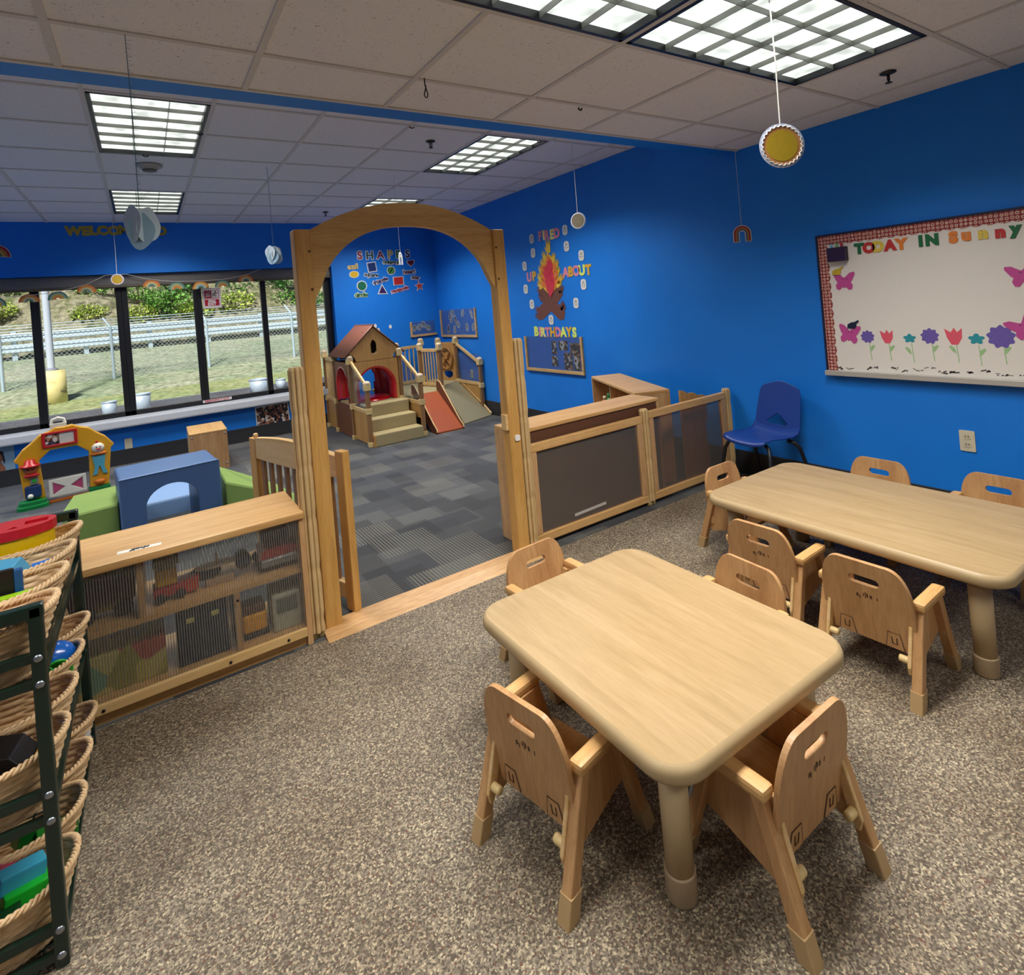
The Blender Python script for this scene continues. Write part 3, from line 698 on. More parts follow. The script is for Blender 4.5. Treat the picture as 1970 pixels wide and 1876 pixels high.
veh('toolbox', 'dark navy toy tool case in the middle of the shelf bottom row', 'toy case', (.125, 2.86, Z1), 0,
    [('case', MB().box(-.095, .095, -.1, .1, 0, .225, bev=.008), plain('#182039', .4)), ('latch', MB().box(-.06, -.03, -.106, -.1, .17, .19), plain('#b8b46a', .4)), ('latch', MB().box(.03, .06, -.106, -.1, .17, .19), plain('#b8b46a', .4)), ('groove', MB().box(-.09, .09, -.102, -.1, .148, .154), M_BLACK)])
veh('toy_bus', 'yellow toy bus with dark top in the shelf bottom right section', 'toy bus', (.325, 2.84, Z1), 0,
    [('body', MB().box(-.05, .05, -.05, .05, .02, .10, bev=.012), plain('#d99a1c', .35)), ('roof', MB().box(-.05, .045, -.045, .045, .10, .14, bev=.01), plain('#5a3420', .4)), ('base', MB().box(-.055, .055, -.055, .055, 0, .02), M_BLACK)])
veh('toy_oven', 'pale grey box with window at the right end of the shelf bottom row', 'toy box', (.455, 2.84, Z1), 0,
    [('box', MB().box(-.06, .06, -.08, .08, 0, .16, bev=.005), plain('#a9ab9c', .5)), ('window', MB().box(-.045, .045, -.083, -.08, .08, .145), plain('#5c5f58', .2))])

# ------------------------------------------------------------------ wooden shelves behind the divider
def peg_mat():
    m, nt, b = newmat('brown_pegboard'); b.inputs['Roughness'].default_value = .6
    vo = N(nt, 'TexVoronoi'); vo.inputs['Scale'].default_value = 40; vo.inputs['Randomness'].default_value = 0; nt.links.new(coords(nt), vo.inputs['Vector'])
    r = ramp(nt, [(.12, '#241409'), (.2, '#5d3a24')]); nt.links.new(vo.outputs['Distance'], r.inputs[0]); nt.links.new(r.outputs[0], b.inputs['Base Color']); return m
bc = thing('bookcase', 'low maple bookcase with brown pegboard back, right behind the divider', 'bookcase', (1.79, 2.815, 0))
w, d, H = 1.205, .262, .70
MB().box(0, w, -.004, d, H - .024, H, bev=.006).build('top', M_SHELF, bc)
for a, b in ((0, .022), (w - .022, w)): MB().box(a, b, 0, d, 0, H - .024).build('side', M_SHELFZ, bc, bevel=.003)
MB().box(.022, w - .022, .006, .012, .03, H - .024).build('back_board', peg_mat(), bc)
for z in (.03, .34): MB().box(.022, w - .022, .012, d, z, z + .02).build('shelf_board', M_SHELF, bc)
# second bookcase at an angle along the wall
A2 = radians(24); lx, ly = sin(A2), cos(A2)
bc2 = thing('bookcase', 'angled low bookcase with open front, against the blue wall behind the divider', 'bookcase', (3.03, 3.085, 0), -A2)
w, d, H = .285, 1.09, .70
MB().box(0, w, 0, d, H - .024, H, bev=.006).build('top', M_SHELF, bc2)
for a, b in ((0, .022), (d - .022, d)): MB().box(0, w, a, b, 0, H - .024).build('side', M_SHELFZ, bc2, bevel=.003)
MB().box(w - .01, w - .004, .022, d - .022, .03, H - .024).build('back_board', M_SHELF, bc2)
for z in (.03, .36): MB().box(0, w - .01, .022, d - .022, z, z + .02).build('shelf_board', M_SHELF, bc2)
MB().box(.02, w - .01, .62, .64, .38, H - .024).build('divider', M_SHELFZ, bc2)
for (dx, dy, cc, lb, hh) in ((.06, .78, '#1c7a3c', 'green toy bottle in the open angled bookcase', .2), (.05, .88, '#c2471c', 'orange red toy jar in the open angled bookcase', .16)):
    o = thing('toy_jar', lb, 'toy jar', (3.03 + dx * cos(A2) + dy * lx, 3.085 - dx * sin(A2) + dy * ly, .38), 0)
    MB().lathe([(.028, 0), (.03, .01), (.03, hh * .7), (.016, hh * .82)], 16).build('jar', plain(cc, .3), o)
    MB().lathe([(.018, hh * .8), (.018, hh)], 16).build('lid', plain('#3c9a5a' if hh > .18 else '#d8c49a', .4), o)
ds = thing('display_stand', 'wavy topped plywood stand squeezed between angled bookcase and divider', 'stand', (3.31, 2.905, 0))
wv = [(.285, 0), (.0, 0), (.0, .69)] + [(.29 * k / 14, .69 - .085 * k / 14 + .006 * sin(k * 1.1)) for k in range(1, 15)] + [(.285, .42), (.26, .40)]
MB().prism(wv, .018, M=XZ @ Matrix.Identity(4)).build('side_panel', M_PLAY, ds, bevel=.003)

# ------------------------------------------------------------------ blue plastic chair
M_BPL = plain('#173a86', .38, spec=.5, bump=.05, vscale=300)
bc_ = thing('plastic_chair', 'dark blue plastic shell chair with black metal legs against the wall', 'chair', (3.455, 2.345, 0), radians(90 - 7))
sh = MB()
prof = [(.185, .375, .165), (.175, .395, .172), (.10, .398, .178), (0, .388, .182), (-.09, .386, .184), (-.135, .400, .184), (-.160, .435, .183)]
rows = []
for (y, z, hw_) in prof:
    rows.append([(hw_ * k, y - .012 * (k * k), z + .022 * abs(k) ** 3) for k in [-1 + 2 * i / 12 for i in range(13)]])
vs = [p for r in rows for p in r]; fs = [(i * 13 + j, i * 13 + j + 1, (i + 1) * 13 + j + 1, (i + 1) * 13 + j) for i in range(len(rows) - 1) for j in range(12)]
sh.add(vs, fs, None, True)
o1 = sh.build('seat', M_BPL, bc_); md = o1.modifiers.new('t', 'SOLIDIFY'); md.thickness = .008
outl = [(-.181, 0), (.181, 0), (.176, .12), (.165, .25), (.15, .285), (.12, .302), (.03, .328), (0, .331), (-.03, .328), (-.12, .302), (-.15, .285), (-.165, .25), (-.176, .12)]
hole = [(-.085, .045), (-.072, .03), (.072, .03), (.085, .045), (.008, .105), (-.008, .105)]
MB().prism(outl, .009, [hole], M=Tr(0, -.157, .428) @ Rx(radians(14)) @ XZ).build('backrest', M_BPL, bc_, bevel=.004)
for sx in (-1, 1):
    MB().tube([(sx * .215, .185, .0), (sx * .20, .165, .20), (sx * .185, .145, .32), (sx * .165, .125, .365), (sx * .13, .11, .380)], .0128, 10).build('leg', M_BLACK, bc_)
    MB().tube([(sx * .225, -.225, .0), (sx * .205, -.175, .20), (sx * .19, -.14, .33), (sx * .17, -.115, .368), (sx * .13, -.10, .378)], .0128, 10).build('leg', M_BLACK, bc_)

# ------------------------------------------------------------------ writing and cut-outs on the walls
PINK, LEM, GOLD, LIME = plain('#dd8a9c', .6), plain('#e6de84', .6), plain('#dba93a', .6), plain('#dcea70', .6)
def letters(word, pts, size, mats, frame, off, group, place, border=None, boff=.0, names=None, rots=None, ext=.0015):
    for i, (ch, (a, z)) in enumerate(zip(word, pts)):
        mt, cn = mats[i % len(mats)]
        which = ORD[i] if i < len(word) - 1 else 'last'
        lab = '%s cut-out letter %s, %s letter of %s %s' % (cn, ch, which, (names or word), place)
        me = text_mesh(ch, size, off, ext, mt)
        M = frame(a, z, .004, rots[i] if rots else 0)
        o = link('wall_letter', me, None, 0, M); tag(o, lab, 'letter', group)
        if border:
            link('border', text_mesh(ch, size, off + boff, .0008, border), o, M=Tr(0, 0, -.0016))
G = 'birthday wall letters'
pk, lm, gd, li = (PINK, 'pink'), (LEM, 'pale yellow'), (GOLD, 'golden'), (LIME, 'lime yellow')
letters('FIRED', [(5.081, 2.166), (5.018, 2.167), (4.953, 2.163), (4.865, 2.155), (4.778, 2.156)], .138, [pk, lm, pk, lm, pk], RW, .008, G, 'above the paper fire')
letters('UP', [(5.36, 1.727), (5.257, 1.734)], .138, [pk, gd], RW, .008, G, 'left of the paper fire')
letters('ABOUT', [(4.685, 1.723), (4.599, 1.725), (4.512, 1.726), (4.421, 1.722), (4.321, 1.717)], .14, [pk, gd, pk, li, gd], RW, .008, G, 'right of the paper fire')
letters('BIRTHDAYS', [(5.31, 1.098), (5.241, 1.093), (5.173, 1.088), (5.094, 1.088), (4.999, 1.088), (4.906, 1.088), (4.81, 1.088), (4.715, 1.087), (4.623, 1.083)], .142,
        [li, pk, lm, pk, gd, pk, li, gd, li], RW, .008, G, 'above the photo ledge')
YG = plain('#b79a34', .6)
letters('WELCOME', [(-.563, 2.649), (-.455, 2.649), (-.385, 2.654), (-.306, 2.654), (-.201, 2.653), (-.105, 2.662), (-.01, 2.655)], .132, [(YG, 'dull gold')], BW, .010, 'welcome letters', 'above the windows')
letters('TO', [(.18, 2.663), (.257, 2.648)], .132, [(YG, 'dull gold')], BW, .010, 'welcome letters', 'above the windows, beside the paper cloud')
WB_ = plain('#d8dce2', .6)
cmap = [(plain('#a81f35', .6), 'red'), (plain('#0d4a4a', .6), 'dark green'), (plain('#7a1430', .6), 'maroon'), (plain('#c8a432', .6), 'yellow'), (plain('#1f6a30', .6), 'green'), (plain('#121a4a', .6), 'navy')]
letters('SHAPES', [(2.618, 2.297), (2.761, 2.293), (2.921, 2.296), (3.071, 2.301), (3.195, 2.299), (3.339, 2.301)], .155, cmap, BW, .003, 'SHAPES title letters', 'on the far wall', border=WB_, boff=.011)
# shapes with white borders, and their names
def shape(name, label, pts, x, z, mt, rot=0, grow=1.22):
    o = MB().prism(pts, .002).build('shape_cutout', mt, None, M=BW(x, z, .006, rot)); tag(o, label, 'shape sign', 'shape signs on the far wall')
    cx = sum(p[0] for p in pts) / len(pts); cyy = sum(p[1] for p in pts) / len(pts)
    MB().prism([(cx + (p[0] - cx) * grow, cyy + (p[1] - cyy) * grow) for p in pts], .0015).build('border', WB_, o, M=Tr(0, 0, -.002))
heart = [(.052 * 16 * sin(t) ** 3 / 16, .052 * (13 * cos(t) - 5 * cos(2 * t) - 2 * cos(3 * t) - cos(4 * t)) / 16) for t in [tau * i / 40 for i in range(40)]]
star = [((.066 if i % 2 == 0 else .028) * sin(tau * i / 10), (.066 if i % 2 == 0 else .028) * cos(tau * i / 10)) for i in range(10)]
def watermelon():
    m, nt, b = newmat('striped_green'); wv = N(nt, 'TexWave'); wv.inputs['Scale'].default_value = 9; wv.inputs['Distortion'].default_value = 4; nt.links.new(coords(nt, (1, .6, 1), (0, 0, .9)), wv.inputs['Vector'])
    r = ramp(nt, [(.3, '#12401c'), (.8, '#5a9a3c')]); nt.links.new(wv.outputs['Fac'], r.inputs[0]); nt.links.new(r.outputs[0], b.inputs['Base Color']); return m
shape('oval', 'yellow oval cut-out with pale border on the far wall', circ(.058, 28, 0, 0, .042), 2.515, 2.03, plain('#e4b81c', .5), .05)
shape('square', 'dark blue square cut-out under the letter H of SHAPES', [(-.056, -.06), (.056, -.06), (.056, .06), (-.056, .06)], 2.779, 2.124, plain('#10306c', .5), .12)
shape('octagon', 'striped green octagon cut-out in the middle of the shape signs', circ(.056, 8), 3.061, 2.063, watermelon(), .2)
shape('heart', 'dark red heart cut-out at the right of the shape signs', heart, 3.377, 2.165, plain('#6a1220', .5), .05)
shape('rectangle', 'bright red rectangle cut-out with white border on the far wall', [(-.07, -.054), (.07, -.054), (.07, .054), (-.07, .054)], 3.161, 1.907, plain('#c42a22', .5), .02, 1.18)
shape('star', 'orange star cut-out at the lower right of the shape signs', star, 3.483, 1.812, plain('#c8461e', .5), .1, 1.3)
shape('triangle', 'purple triangle cut-out at the bottom of the shape signs', [(-.055, -.045), (.06, -.05), (0, .062)], 2.906, 1.789, plain('#341656', .5), 0, 1.4)
shape('circle', 'green circle cut-out at the lower left of the shape signs', circ(.062, 28), 2.612, 1.863, plain('#07694a', .5))
NV = plain('#141a38', .6)
def wordsign(wd, x, z, size, mt, rot, bd):
    o = link('word_sign', text_mesh(wd, size, .0016, .001, mt), None, 0, BW(x, z, .006, rot)); tag(o, 'small word card reading %s among the shape signs' % wd, 'word sign', 'shape name words')
    link('border', text_mesh(wd, size, .011, .0008, bd), o, M=Tr(0, 0, -.0016))
wordsign('oval', 2.502, 2.141, .085, plain('#d8b66a', .6), .06, plain('#e2cf9a', .6))
wordsign('square', 2.76, 2.0, .075, plain('#0f3a4a', .6), -.1, WB_)
wordsign('octagon', 3.078, 2.178, .085, plain('#0c3a1c', .6), -.06, WB_)
wordsign('heart', 3.344, 2.039, .09, plain('#5a1030', .6), .06, WB_)
wordsign('star', 3.438, 1.946, .09, plain('#4a1430', .6), -.14, WB_)
wordsign('triangle', 2.89, 1.917, .078, plain('#2c1a5a', .6), .27, WB_)
wordsign('rectangle', 3.175, 1.775, .075, plain('#b02a3a', .6), .2, WB_)
wordsign('circle', 2.593, 1.741, .085, plain('#2c6a4a', .6), -.02, plain('#cfe0b4', .6))
# the paper fire of hand-prints
def poly_w(pts, M=None): return [(-(y - 4.98), z) for (y, z) in pts]
fire = thing('paper_campfire', 'campfire collage of paper hand-prints on the blue wall', 'wall collage', M=RW(4.98, 0, .0015))
def hands(m, cx, cz, ang, s, rnd, z0):
    P = [(-.03, -.05), (.03, -.05), (.036, .0)]
    for k, (fx, fl) in enumerate(((.033, .055), (.013, .075), (-.008, .078), (-.028, .06))):
        P += [(fx + .008, .03 + fl * .2), (fx + .006 + (.02 - k * .012) * .6, .03 + fl), (fx - .003 + (.02 - k * .012) * .6, .03 + fl), (fx - .009, .03 + fl * .2)]
    P += [(-.04, .0), (-.066, .03), (-.07, .018), (-.044, -.03)]
    m.prism([(p[0] * s, p[1] * s) for p in P], .0012, M=Tr(cx, cz, z0) @ Rz(ang))
br, ye, og, rd = MB(), MB(), MB(), MB()
rnd = random.Random(11)
brown = [(5.187, 1.587), (5.188, 1.516), (5.134, 1.423), (5.265, 1.347), (5.222, 1.225), (5.161, 1.233), (4.999, 1.319), (4.854, 1.218), (4.783, 1.226), (4.75, 1.301), (4.818, 1.361), (4.875, 1.402), (4.771, 1.483), (4.788, 1.579)]
br.prism(poly_w(brown), .0012)
for (y, z, a) in ((5.235, 1.33, .9), (5.24, 1.27, 1.4), (4.79, 1.33, -.7), (4.80, 1.36, -.4), (5.15, 1.47, 1.1), (4.83, 1.5, -1.2), (4.80, 1.54, -1.0), (5.17, 1.54, .9)): hands(br, -(y - 4.98), z, a, .7, rnd, .0012)
ye.prism(poly_w([(5.13, 1.60), (5.10, 1.75), (5.05, 1.85), (4.98, 1.97), (4.91, 1.92), (4.86, 1.83), (4.82, 1.72), (4.82, 1.61), (4.98, 1.49)]), .0012, z0=.0022)
for (y, z, a, s_) in ((4.95, 2.01, .05, 1.0), (5.03, 1.91, .35, .8), (5.07, 1.83, .4, .8), (5.11, 1.76, .45, .85), (5.14, 1.68, .6, .8), (5.15, 1.61, 1.0, .7), (4.88, 1.88, -.3, .75), (4.84, 1.80, -.35, .8), (4.82, 1.73, -.4, .7), (4.80, 1.65, -.9, .8), (4.83, 1.60, -1.0, .7)): hands(ye, -(y - 4.98), z, a, s_, rnd, .0034)
og.prism(poly_w([(4.985, 1.92), (5.06, 1.80), (5.10, 1.70), (5.08, 1.60), (4.98, 1.48), (4.87, 1.59), (4.84, 1.70), (4.88, 1.83), (4.93, 1.90)]), .0012, z0=.0048)
for (y, z, a) in ((5.07, 1.78, .35), (5.08, 1.70, .5), (5.09, 1.63, .7), (4.87, 1.78, -.3), (4.86, 1.70, -.45), (4.87, 1.63, -.8), (4.97, 1.87, 0)): hands(og, -(y - 4.98), z, a, .7, rnd, .006)
rd.prism(poly_w([(4.975, 1.88), (5.03, 1.77), (5.05, 1.64), (5.03, 1.55), (4.98, 1.47), (4.91, 1.55), (4.88, 1.64), (4.90, 1.75), (4.93, 1.85)]), .0012, z0=.0072)
for k in range(9): hands(rd, rnd.uniform(-.05, .06), 1.55 + k * .033, rnd.uniform(-.35, .35), .75, rnd, .0084 + .0003 * k)
br.build('log_handprints', plain('#6d4238', .7, var=.12), fire); ye.build('yellow_handprints', plain('#e0b93c', .6, var=.1), fire)
og.build('orange_handprints', plain('#e2793a', .6, var=.12), fire); rd.build('red_handprints', plain('#cf3548', .6, var=.18, vscale=14), fire)
marsh = [(5.248, 2.158, 'left of FIRED'), (5.244, 1.995, 'second down on the left of the fire'), (5.436, 1.863, 'above UP'), (5.451, 1.594, 'below UP'), (5.353, 1.412, 'lowest on the left of the fire'),
         (5.009, 1.225, 'between the logs and BIRTHDAYS'), (4.557, 1.392, 'lowest on the right of the fire'), (4.412, 1.576, 'below ABOUT'), (4.408, 1.872, 'above ABOUT'), (4.633, 1.994, 'right of the flame tip'), (4.636, 2.166, 'right of FIRED')]
M_MARSH = plain('#dcdcd8', .6); M_INK = plain('#1c1c22', .6)
mm0 = MB().prism(rrect(.084, .108, .032, 6), .002)
mk0 = MB().prism(circ(.006, 8, -.017, -.012), .001).prism(circ(.006, 8, .017, -.012), .001).tube([(-.012, -.026, .0005), (0, -.033, .0005), (.012, -.026, .0005)], .0016, 5)
mk0.box(-.02, .016, .006, .010, 0, .001).box(-.018, .02, .016, .020, 0, .001).box(-.012, .012, .028, .032, 0, .001)
for i, (y, z, wh) in enumerate(marsh):
    M = RW(y, z, .004, random.uniform(-.06, .06))
    lb = 'white smiling marshmallow cut-out ' + wh
    if i == 0:
        m0 = tag(mm0.build('marshmallow_cutout', M_MARSH, None, M=M), lb, 'cut-out', 'marshmallow birthday cut-outs'); mk0.build('drawn_face', M_INK, m0, M=Tr(0, 0, .002))
    else: dup(m0, lb, M=M)
# acrylic photo ledges
M_LEDGE = wood('ledge_maple', '#bf9a64', '#caa570', '#d4b180', 'X', scale=.8)
def ledge(label, M, w, h, sides=(1, 1)):
    t = thing('photo_ledge', label, 'picture ledge', M=M)
    MB().box(0, w, 0, .034, 0, .024).build('bottom_rail', M_LEDGE, t, bevel=.003)
    if sides[0]: MB().box(0, .03, .034, h, 0, .024).build('side_rail', M_LEDGE, t, bevel=.003)
    if sides[1]: MB().box(w - .03, w, .034, h, 0, .024).build('side_rail', M_LEDGE, t, bevel=.003)
    MB().box(.026, w - .026, .03, h, .010, .014).build('acrylic_sheet', M_PLEXI, t)
    return t
ledge('wooden birthday photo ledge with clear sheet below the word BIRTHDAYS', RW(5.55, .64, 0), 1.05, .40)
ph = [(4.999, .916, .09, .145, 'upright park photo in the birthday ledge, leftmost of the top row'), (4.837, .943, .15, .10, 'group photo in the birthday ledge, middle of the top row'),
      (4.63, .915, .17, .115, 'dark group photo in the birthday ledge, rightmost of the top row'), (5.005, .768, .11, .115, 'photo of two people in the birthday ledge, leftmost of the bottom row'),
      (4.765, .775, .14, .18, 'tall dark photo in the birthday ledge, middle of the bottom row'), (4.62, .775, .11, .18, 'tall group photo in the birthday ledge, rightmost of the bottom row')]
for i, (y, z, w, h, lb) in enumerate(ph):
    tag(MB().box(-w / 2, w / 2, -h / 2, h / 2, 0, .001).build('photo_print', PHOTOS[i % 4], None, M=RW(y, z, .003, .02 * (i % 3 - 1))), lb, 'photo', 'birthday photos')
ledge('photo ledge on the side wall near the far corner, full of cut-out pictures', RW(7.77, 1.02, 0), 1.09, .405)
ledge('photo ledge on the far wall beside the corner, above the climber railing', BW(3.28, 1.06, 0), .42, .225, (1, 0))
pos = [(.30, .32), (.33, .26), (.40, .34), (.47, .25), (.54, .18), (.70, .34), (.22, .12), (.42, .11), (.80, .14), (.95, .32), (.98, .14)]
for i, (dx, dz) in enumerate(pos):
    w, h = (.07, .10) if i % 3 else (.05, .13)
    o = MB().prism(circ(w / 2, 9, 0, 0, h / 2), .001).build('photo_print', PALE_PRINTS[i % 2] if i % 3 else PHOTOS[i % 4], None, M=RW(7.77 - dx, 1.02 + dz, .003, (i % 5 - 2) * .25))
    tag(o, 'small cut-out picture with white edge scattered in the side wall photo ledge', 'photo', 'cut-out pictures in the corner ledge')
    MB().prism(circ(w / 2 + .012, 9, 0, 0, h / 2 + .012), .0008).build('border', M_WHITE, o, M=Tr(0, 0, -.0009))
for i, (dx, dz) in enumerate(((.07, .13), (.15, .14), (.22, .17), (.29, .12))):
    o = MB().prism(circ(.03, 9, 0, 0, .045), .001).build('photo_print', PALE_PRINTS[i % 2], None, M=BW(3.28 + dx, 1.06 + dz, .003, (i - 1) * .3))
    tag(o, 'small cut-out picture in the far wall photo ledge beside the corner', 'photo', 'cut-out pictures in the far ledge')
    MB().prism(circ(.04, 9, 0, 0, .055), .0008).build('border', M_WHITE, o, M=Tr(0, 0, -.0009))
for i, (x, z) in enumerate(((2.757, 1.282), (2.80, 1.22), (2.98, 1.25))):
    tag(MB().prism(circ(.022, 9, 0, 0, .03), .001).build('photo_print', [M_WHITE, PHOTOS[1], M_WHITE][i], None, M=BW(x, z, .003)), ['white scrap of paper on the far wall just right of the playhouse roof', 'tiny picture stuck to the far wall beside the playhouse roof', 'white paper dot on the far wall left of the photo ledge'][i], 'paper', 'scraps on the far wall')

# ------------------------------------------------------------------ whiteboard
wbd = thing('whiteboard', 'large whiteboard with scalloped red patterned border on the blue wall', 'whiteboard', M=RW(1.997, .825, 0))
BWD, BHT = 1.83, .888
MB().box(0, BWD, 0, BHT, 0, .018).build('board', plain('#e6e1d8', .3, var=.02), wbd)
MB().box(-.012, 0, -.01, BHT + .012, 0, .026).box(0, BWD, BHT, BHT + .012, 0, .026).build('edge_frame', plain('#1b1a3a', .4), wbd)
MB().box(-.012, BWD, -.02, .012, 0, .05).build('marker_tray', plain('#b9b4aa', .35, metal=.2), wbd, bevel=.003)
def border_mat():
    m, nt, b = newmat('red_patterned_paper'); vo = N(nt, 'TexVoronoi'); vo.inputs['Scale'].default_value = 46; vo.inputs['Randomness'].default_value = .15; nt.links.new(coords(nt), vo.inputs['Vector'])
    r = ramp(nt, [(.18, '#8a2a2c'), (.26, '#d8b8a0'), (.36, '#e0c8b0'), (.42, '#8f2e30')]); nt.links.new(vo.outputs['Distance'], r.inputs[0]); nt.links.new(r.outputs[0], b.inputs['Base Color']); return m
M_BORD = border_mat(); sc = MB()
n = 15; step = BHT / n
pl = [(0, 0), (0, BHT)]; pts_ = []
for k in range(n * 6 + 1): pts_.append((.052 + .010 * abs(sin(pi * k / 6)), BHT - BHT * k / (n * 6)))
sc.prism([(0, 0)] + pts_[::-1] + [(0, BHT)], .002, M=Tr(0, 0, .018))
n2 = 30; pts2 = [(.05 + (BWD - .05) * k / (n2 * 6), BHT - .052 - .010 * abs(sin(pi * k / 6))) for k in range(n2 * 6 + 1)]
sc.prism([(.0, BHT), (0, BHT - .05)] + pts2 + [(BWD, BHT)], .002, M=Tr(0, 0, .0182))
sc.build('scalloped_border', M_BORD, wbd)
fl = [(1.741, 1.058, 'p', .040, 1), (1.631, 1.058, 't', .040, 1), (1.51, 1.049, 'b', .036, -1), (1.407, 1.063, 'p', .046, 1), (1.291, 1.062, 't', .046, -1), (1.19, 1.048, 'b', .04, 1), (1.084, 1.061, 'p', .062, 1)]
pm, tm_, bm2 = plain('#6a5aa8', .5, var=.5, vscale=160), plain('#e05a6c', .5), plain('#2a93a0', .5)
gr = plain('#9fc58c', .5)
for (y, z, k, s_, sd_) in fl:
    f = MB(); X = 1.997 - y; Y = z - .825
    if k == 'p': f.prism([((s_ * (.92 + .10 * sin(9 * a))) * cos(a), (s_ * (.92 + .10 * sin(9 * a))) * sin(a)) for a in [tau * i / 54 for i in range(54)]], .0012, M=Tr(X, Y, .018))
    elif k == 't': f.prism([(-.7 * s_, -.2 * s_), (-.3 * s_, -s_), (.35 * s_, -s_), (.8 * s_, -.2 * s_), (.85 * s_, s_), (.35 * s_, .5 * s_), (.05 * s_, 1.05 * s_), (-.3 * s_, .5 * s_), (-.95 * s_, .95 * s_)], .0012, M=Tr(X, Y, .018))
    else: f.prism([(s_ * (.55 + .4 * abs(cos(2.5 * (a - pi / 2)))) * cos(a), .8 * s_ * (.55 + .4 * abs(cos(2.5 * (a - pi / 2)))) * sin(a)) for a in [tau * i / 50 for i in range(50)]], .0012, M=Tr(X, Y, .018))
    st_ = MB().box(-.0022, .0022, -.145, -s_ * .8, 0, .0008, M=Tr(X + .006, Y, .018) @ Rz(.06))
    st_.prism([(0, -.095), (sd_ * .016, -.085), (sd_ * .034, -.058), (sd_ * .026, -.05), (sd_ * .008, -.062)], .0009, M=Tr(X + .006, Y, .018))
    fo = f.build('drawn_flower', {'p': pm, 't': tm_, 'b': bm2}[k], wbd); st_.build('drawn_stem', gr, fo)
sc_ = MB(); rnd = random.Random(5)
for (y, z) in ((1.931, .853), (1.86, .857), (1.757, .862), (1.70, .868), (1.597, .866), (1.55, .852), (1.48, .862), (1.419, .879), (1.361, .857), (1.33, .855), (1.30, .862), (1.24, .86), (1.157, .874), (1.10, .862), (1.063, .862), (1.0, .86)):
    for q in range(3):
        dx, dz = rnd.uniform(-.02, .02), rnd.uniform(-.006, .006); w_, h_ = rnd.uniform(.003, .014), rnd.uniform(.0015, .005)
        sc_.box(-w_, w_, -h_, h_, 0, .0006, M=Tr(1.997 - y + dx, z - .825 + dz, .018) @ Rz(rnd.uniform(-.7, .7)))
sc_.build('scuff_marks', plain('#4a4244', .7), wbd)
BH = lambda y, z, d=.0, r=0: RW(y, z, .0185 + d, r)
gn, rdm, yw, oj = (plain('#17683c', .5), 'green'), (plain('#c0302c', .5), 'red'), (plain('#ddc34a', .5), 'yellow'), (plain('#e08030', .5), 'orange')
BF = lambda a, z, d, r=0: RW(a, z, .021, r)
GL = 'whiteboard title letters'
letters('TODAY', [(1.744, 1.609), (1.688, 1.608), (1.634, 1.609), (1.57, 1.608), (1.51, 1.608)], .082, [gn, rdm, yw, rdm, oj], BF, .006, GL, 'on the whiteboard', ext=.002)
letters('IN', [(1.41, 1.611), (1.354, 1.611)], .082, [gn], BF, .006, GL, 'on the whiteboard', ext=.002)
letters('Sunny', [(1.253, 1.611), (1.195, 1.606), (1.121, 1.606), (1.049, 1.602), (.987, 1.602)], .080, [oj, oj, yw, rdm, gn], BF, .006, GL, 'on the whiteboard', ext=.002)
hb = thing('marker_box', 'purple box holder stuck at the upper left of the whiteboard', 'box', M=BH(1.868, 1.588))
MB().box(-.056, .056, -.045, .045, 0, .045).build('box', plain('#26123c', .5), hb, bevel=.002)
for i, (dx, cc, cn) in enumerate(((-.035, '#7ac0d8', 'light blue'), (.0, '#7ab868', 'green'), (.03, '#b02a3a', 'red'))):
    tag(MB().tube([(dx, .02, .012), (dx + .004, .068, .012)], .008, 8).build('marker_pen', plain(cc, .4), None, M=BH(1.868, 1.588, .015)), '%s marker end sticking out of the purple box on the whiteboard' % cn, 'marker', 'markers in the purple box')
bfly = []
for s_ in (1, -1): bfly += [(s_ * p[0], p[1]) for p in ([(.004, .03), (.035, .06), (.062, .066), (.066, .05), (.05, .012), (.04, .0), (.052, -.02), (.046, -.045), (.028, -.05), (.01, -.03), (.0, -.038)] if s_ == 1 else [(.01, -.03), (.028, -.05), (.046, -.045), (.052, -.02), (.04, .0), (.05, .012), (.066, .05), (.062, .066), (.035, .06), (.004, .03)])]
mg = plain('#c04a92', .6)
for (y, z, r, lb) in ((1.852, 1.407, -.05, 'pink paper butterfly under the purple box on the whiteboard'), (1.849, 1.068, -.15, 'pink paper butterfly at the lower left of the whiteboard'), (.972, 1.373, .2, 'pink paper butterfly at the upper right edge of the photo'), (.985, 1.106, .5, 'pink paper butterfly right of the drawn flowers, cut by the edge')):
    o = tag(MB().prism(bfly, .0015).build('paper_butterfly', mg, None, M=BH(y, z, .001, r)), lb, 'paper butterfly', 'paper butterflies')
    MB().tube([(-.012, .018, .002), (-.006, .022, .002), (0, .018, .002)], .0012, 5).tube([(.01, .02, .002), (.016, .024, .002), (.022, .02, .002)], .0012, 5).build('eyes', M_INK, o)
hand = [(-.035, -.02), (.01, -.024), (.02, -.006), (.018, .006), (.036, .022), (.032, .03), (.01, .018), (-.01, .016), (-.032, .004)]
for (y, z, cc, lb) in ((1.885, 1.479, '#c9ac2c', 'yellow pointing hand cut-out above the upper left butterfly'), (1.819, 1.133, '#101c38', 'dark navy pointing hand cut-out above the lower left butterfly')):
    tag(MB().prism(hand, .004).build('pointing_hand', plain(cc, .5), None, M=BH(y, z, .003)), lb, 'pointing hand', 'pointing hand magnets')
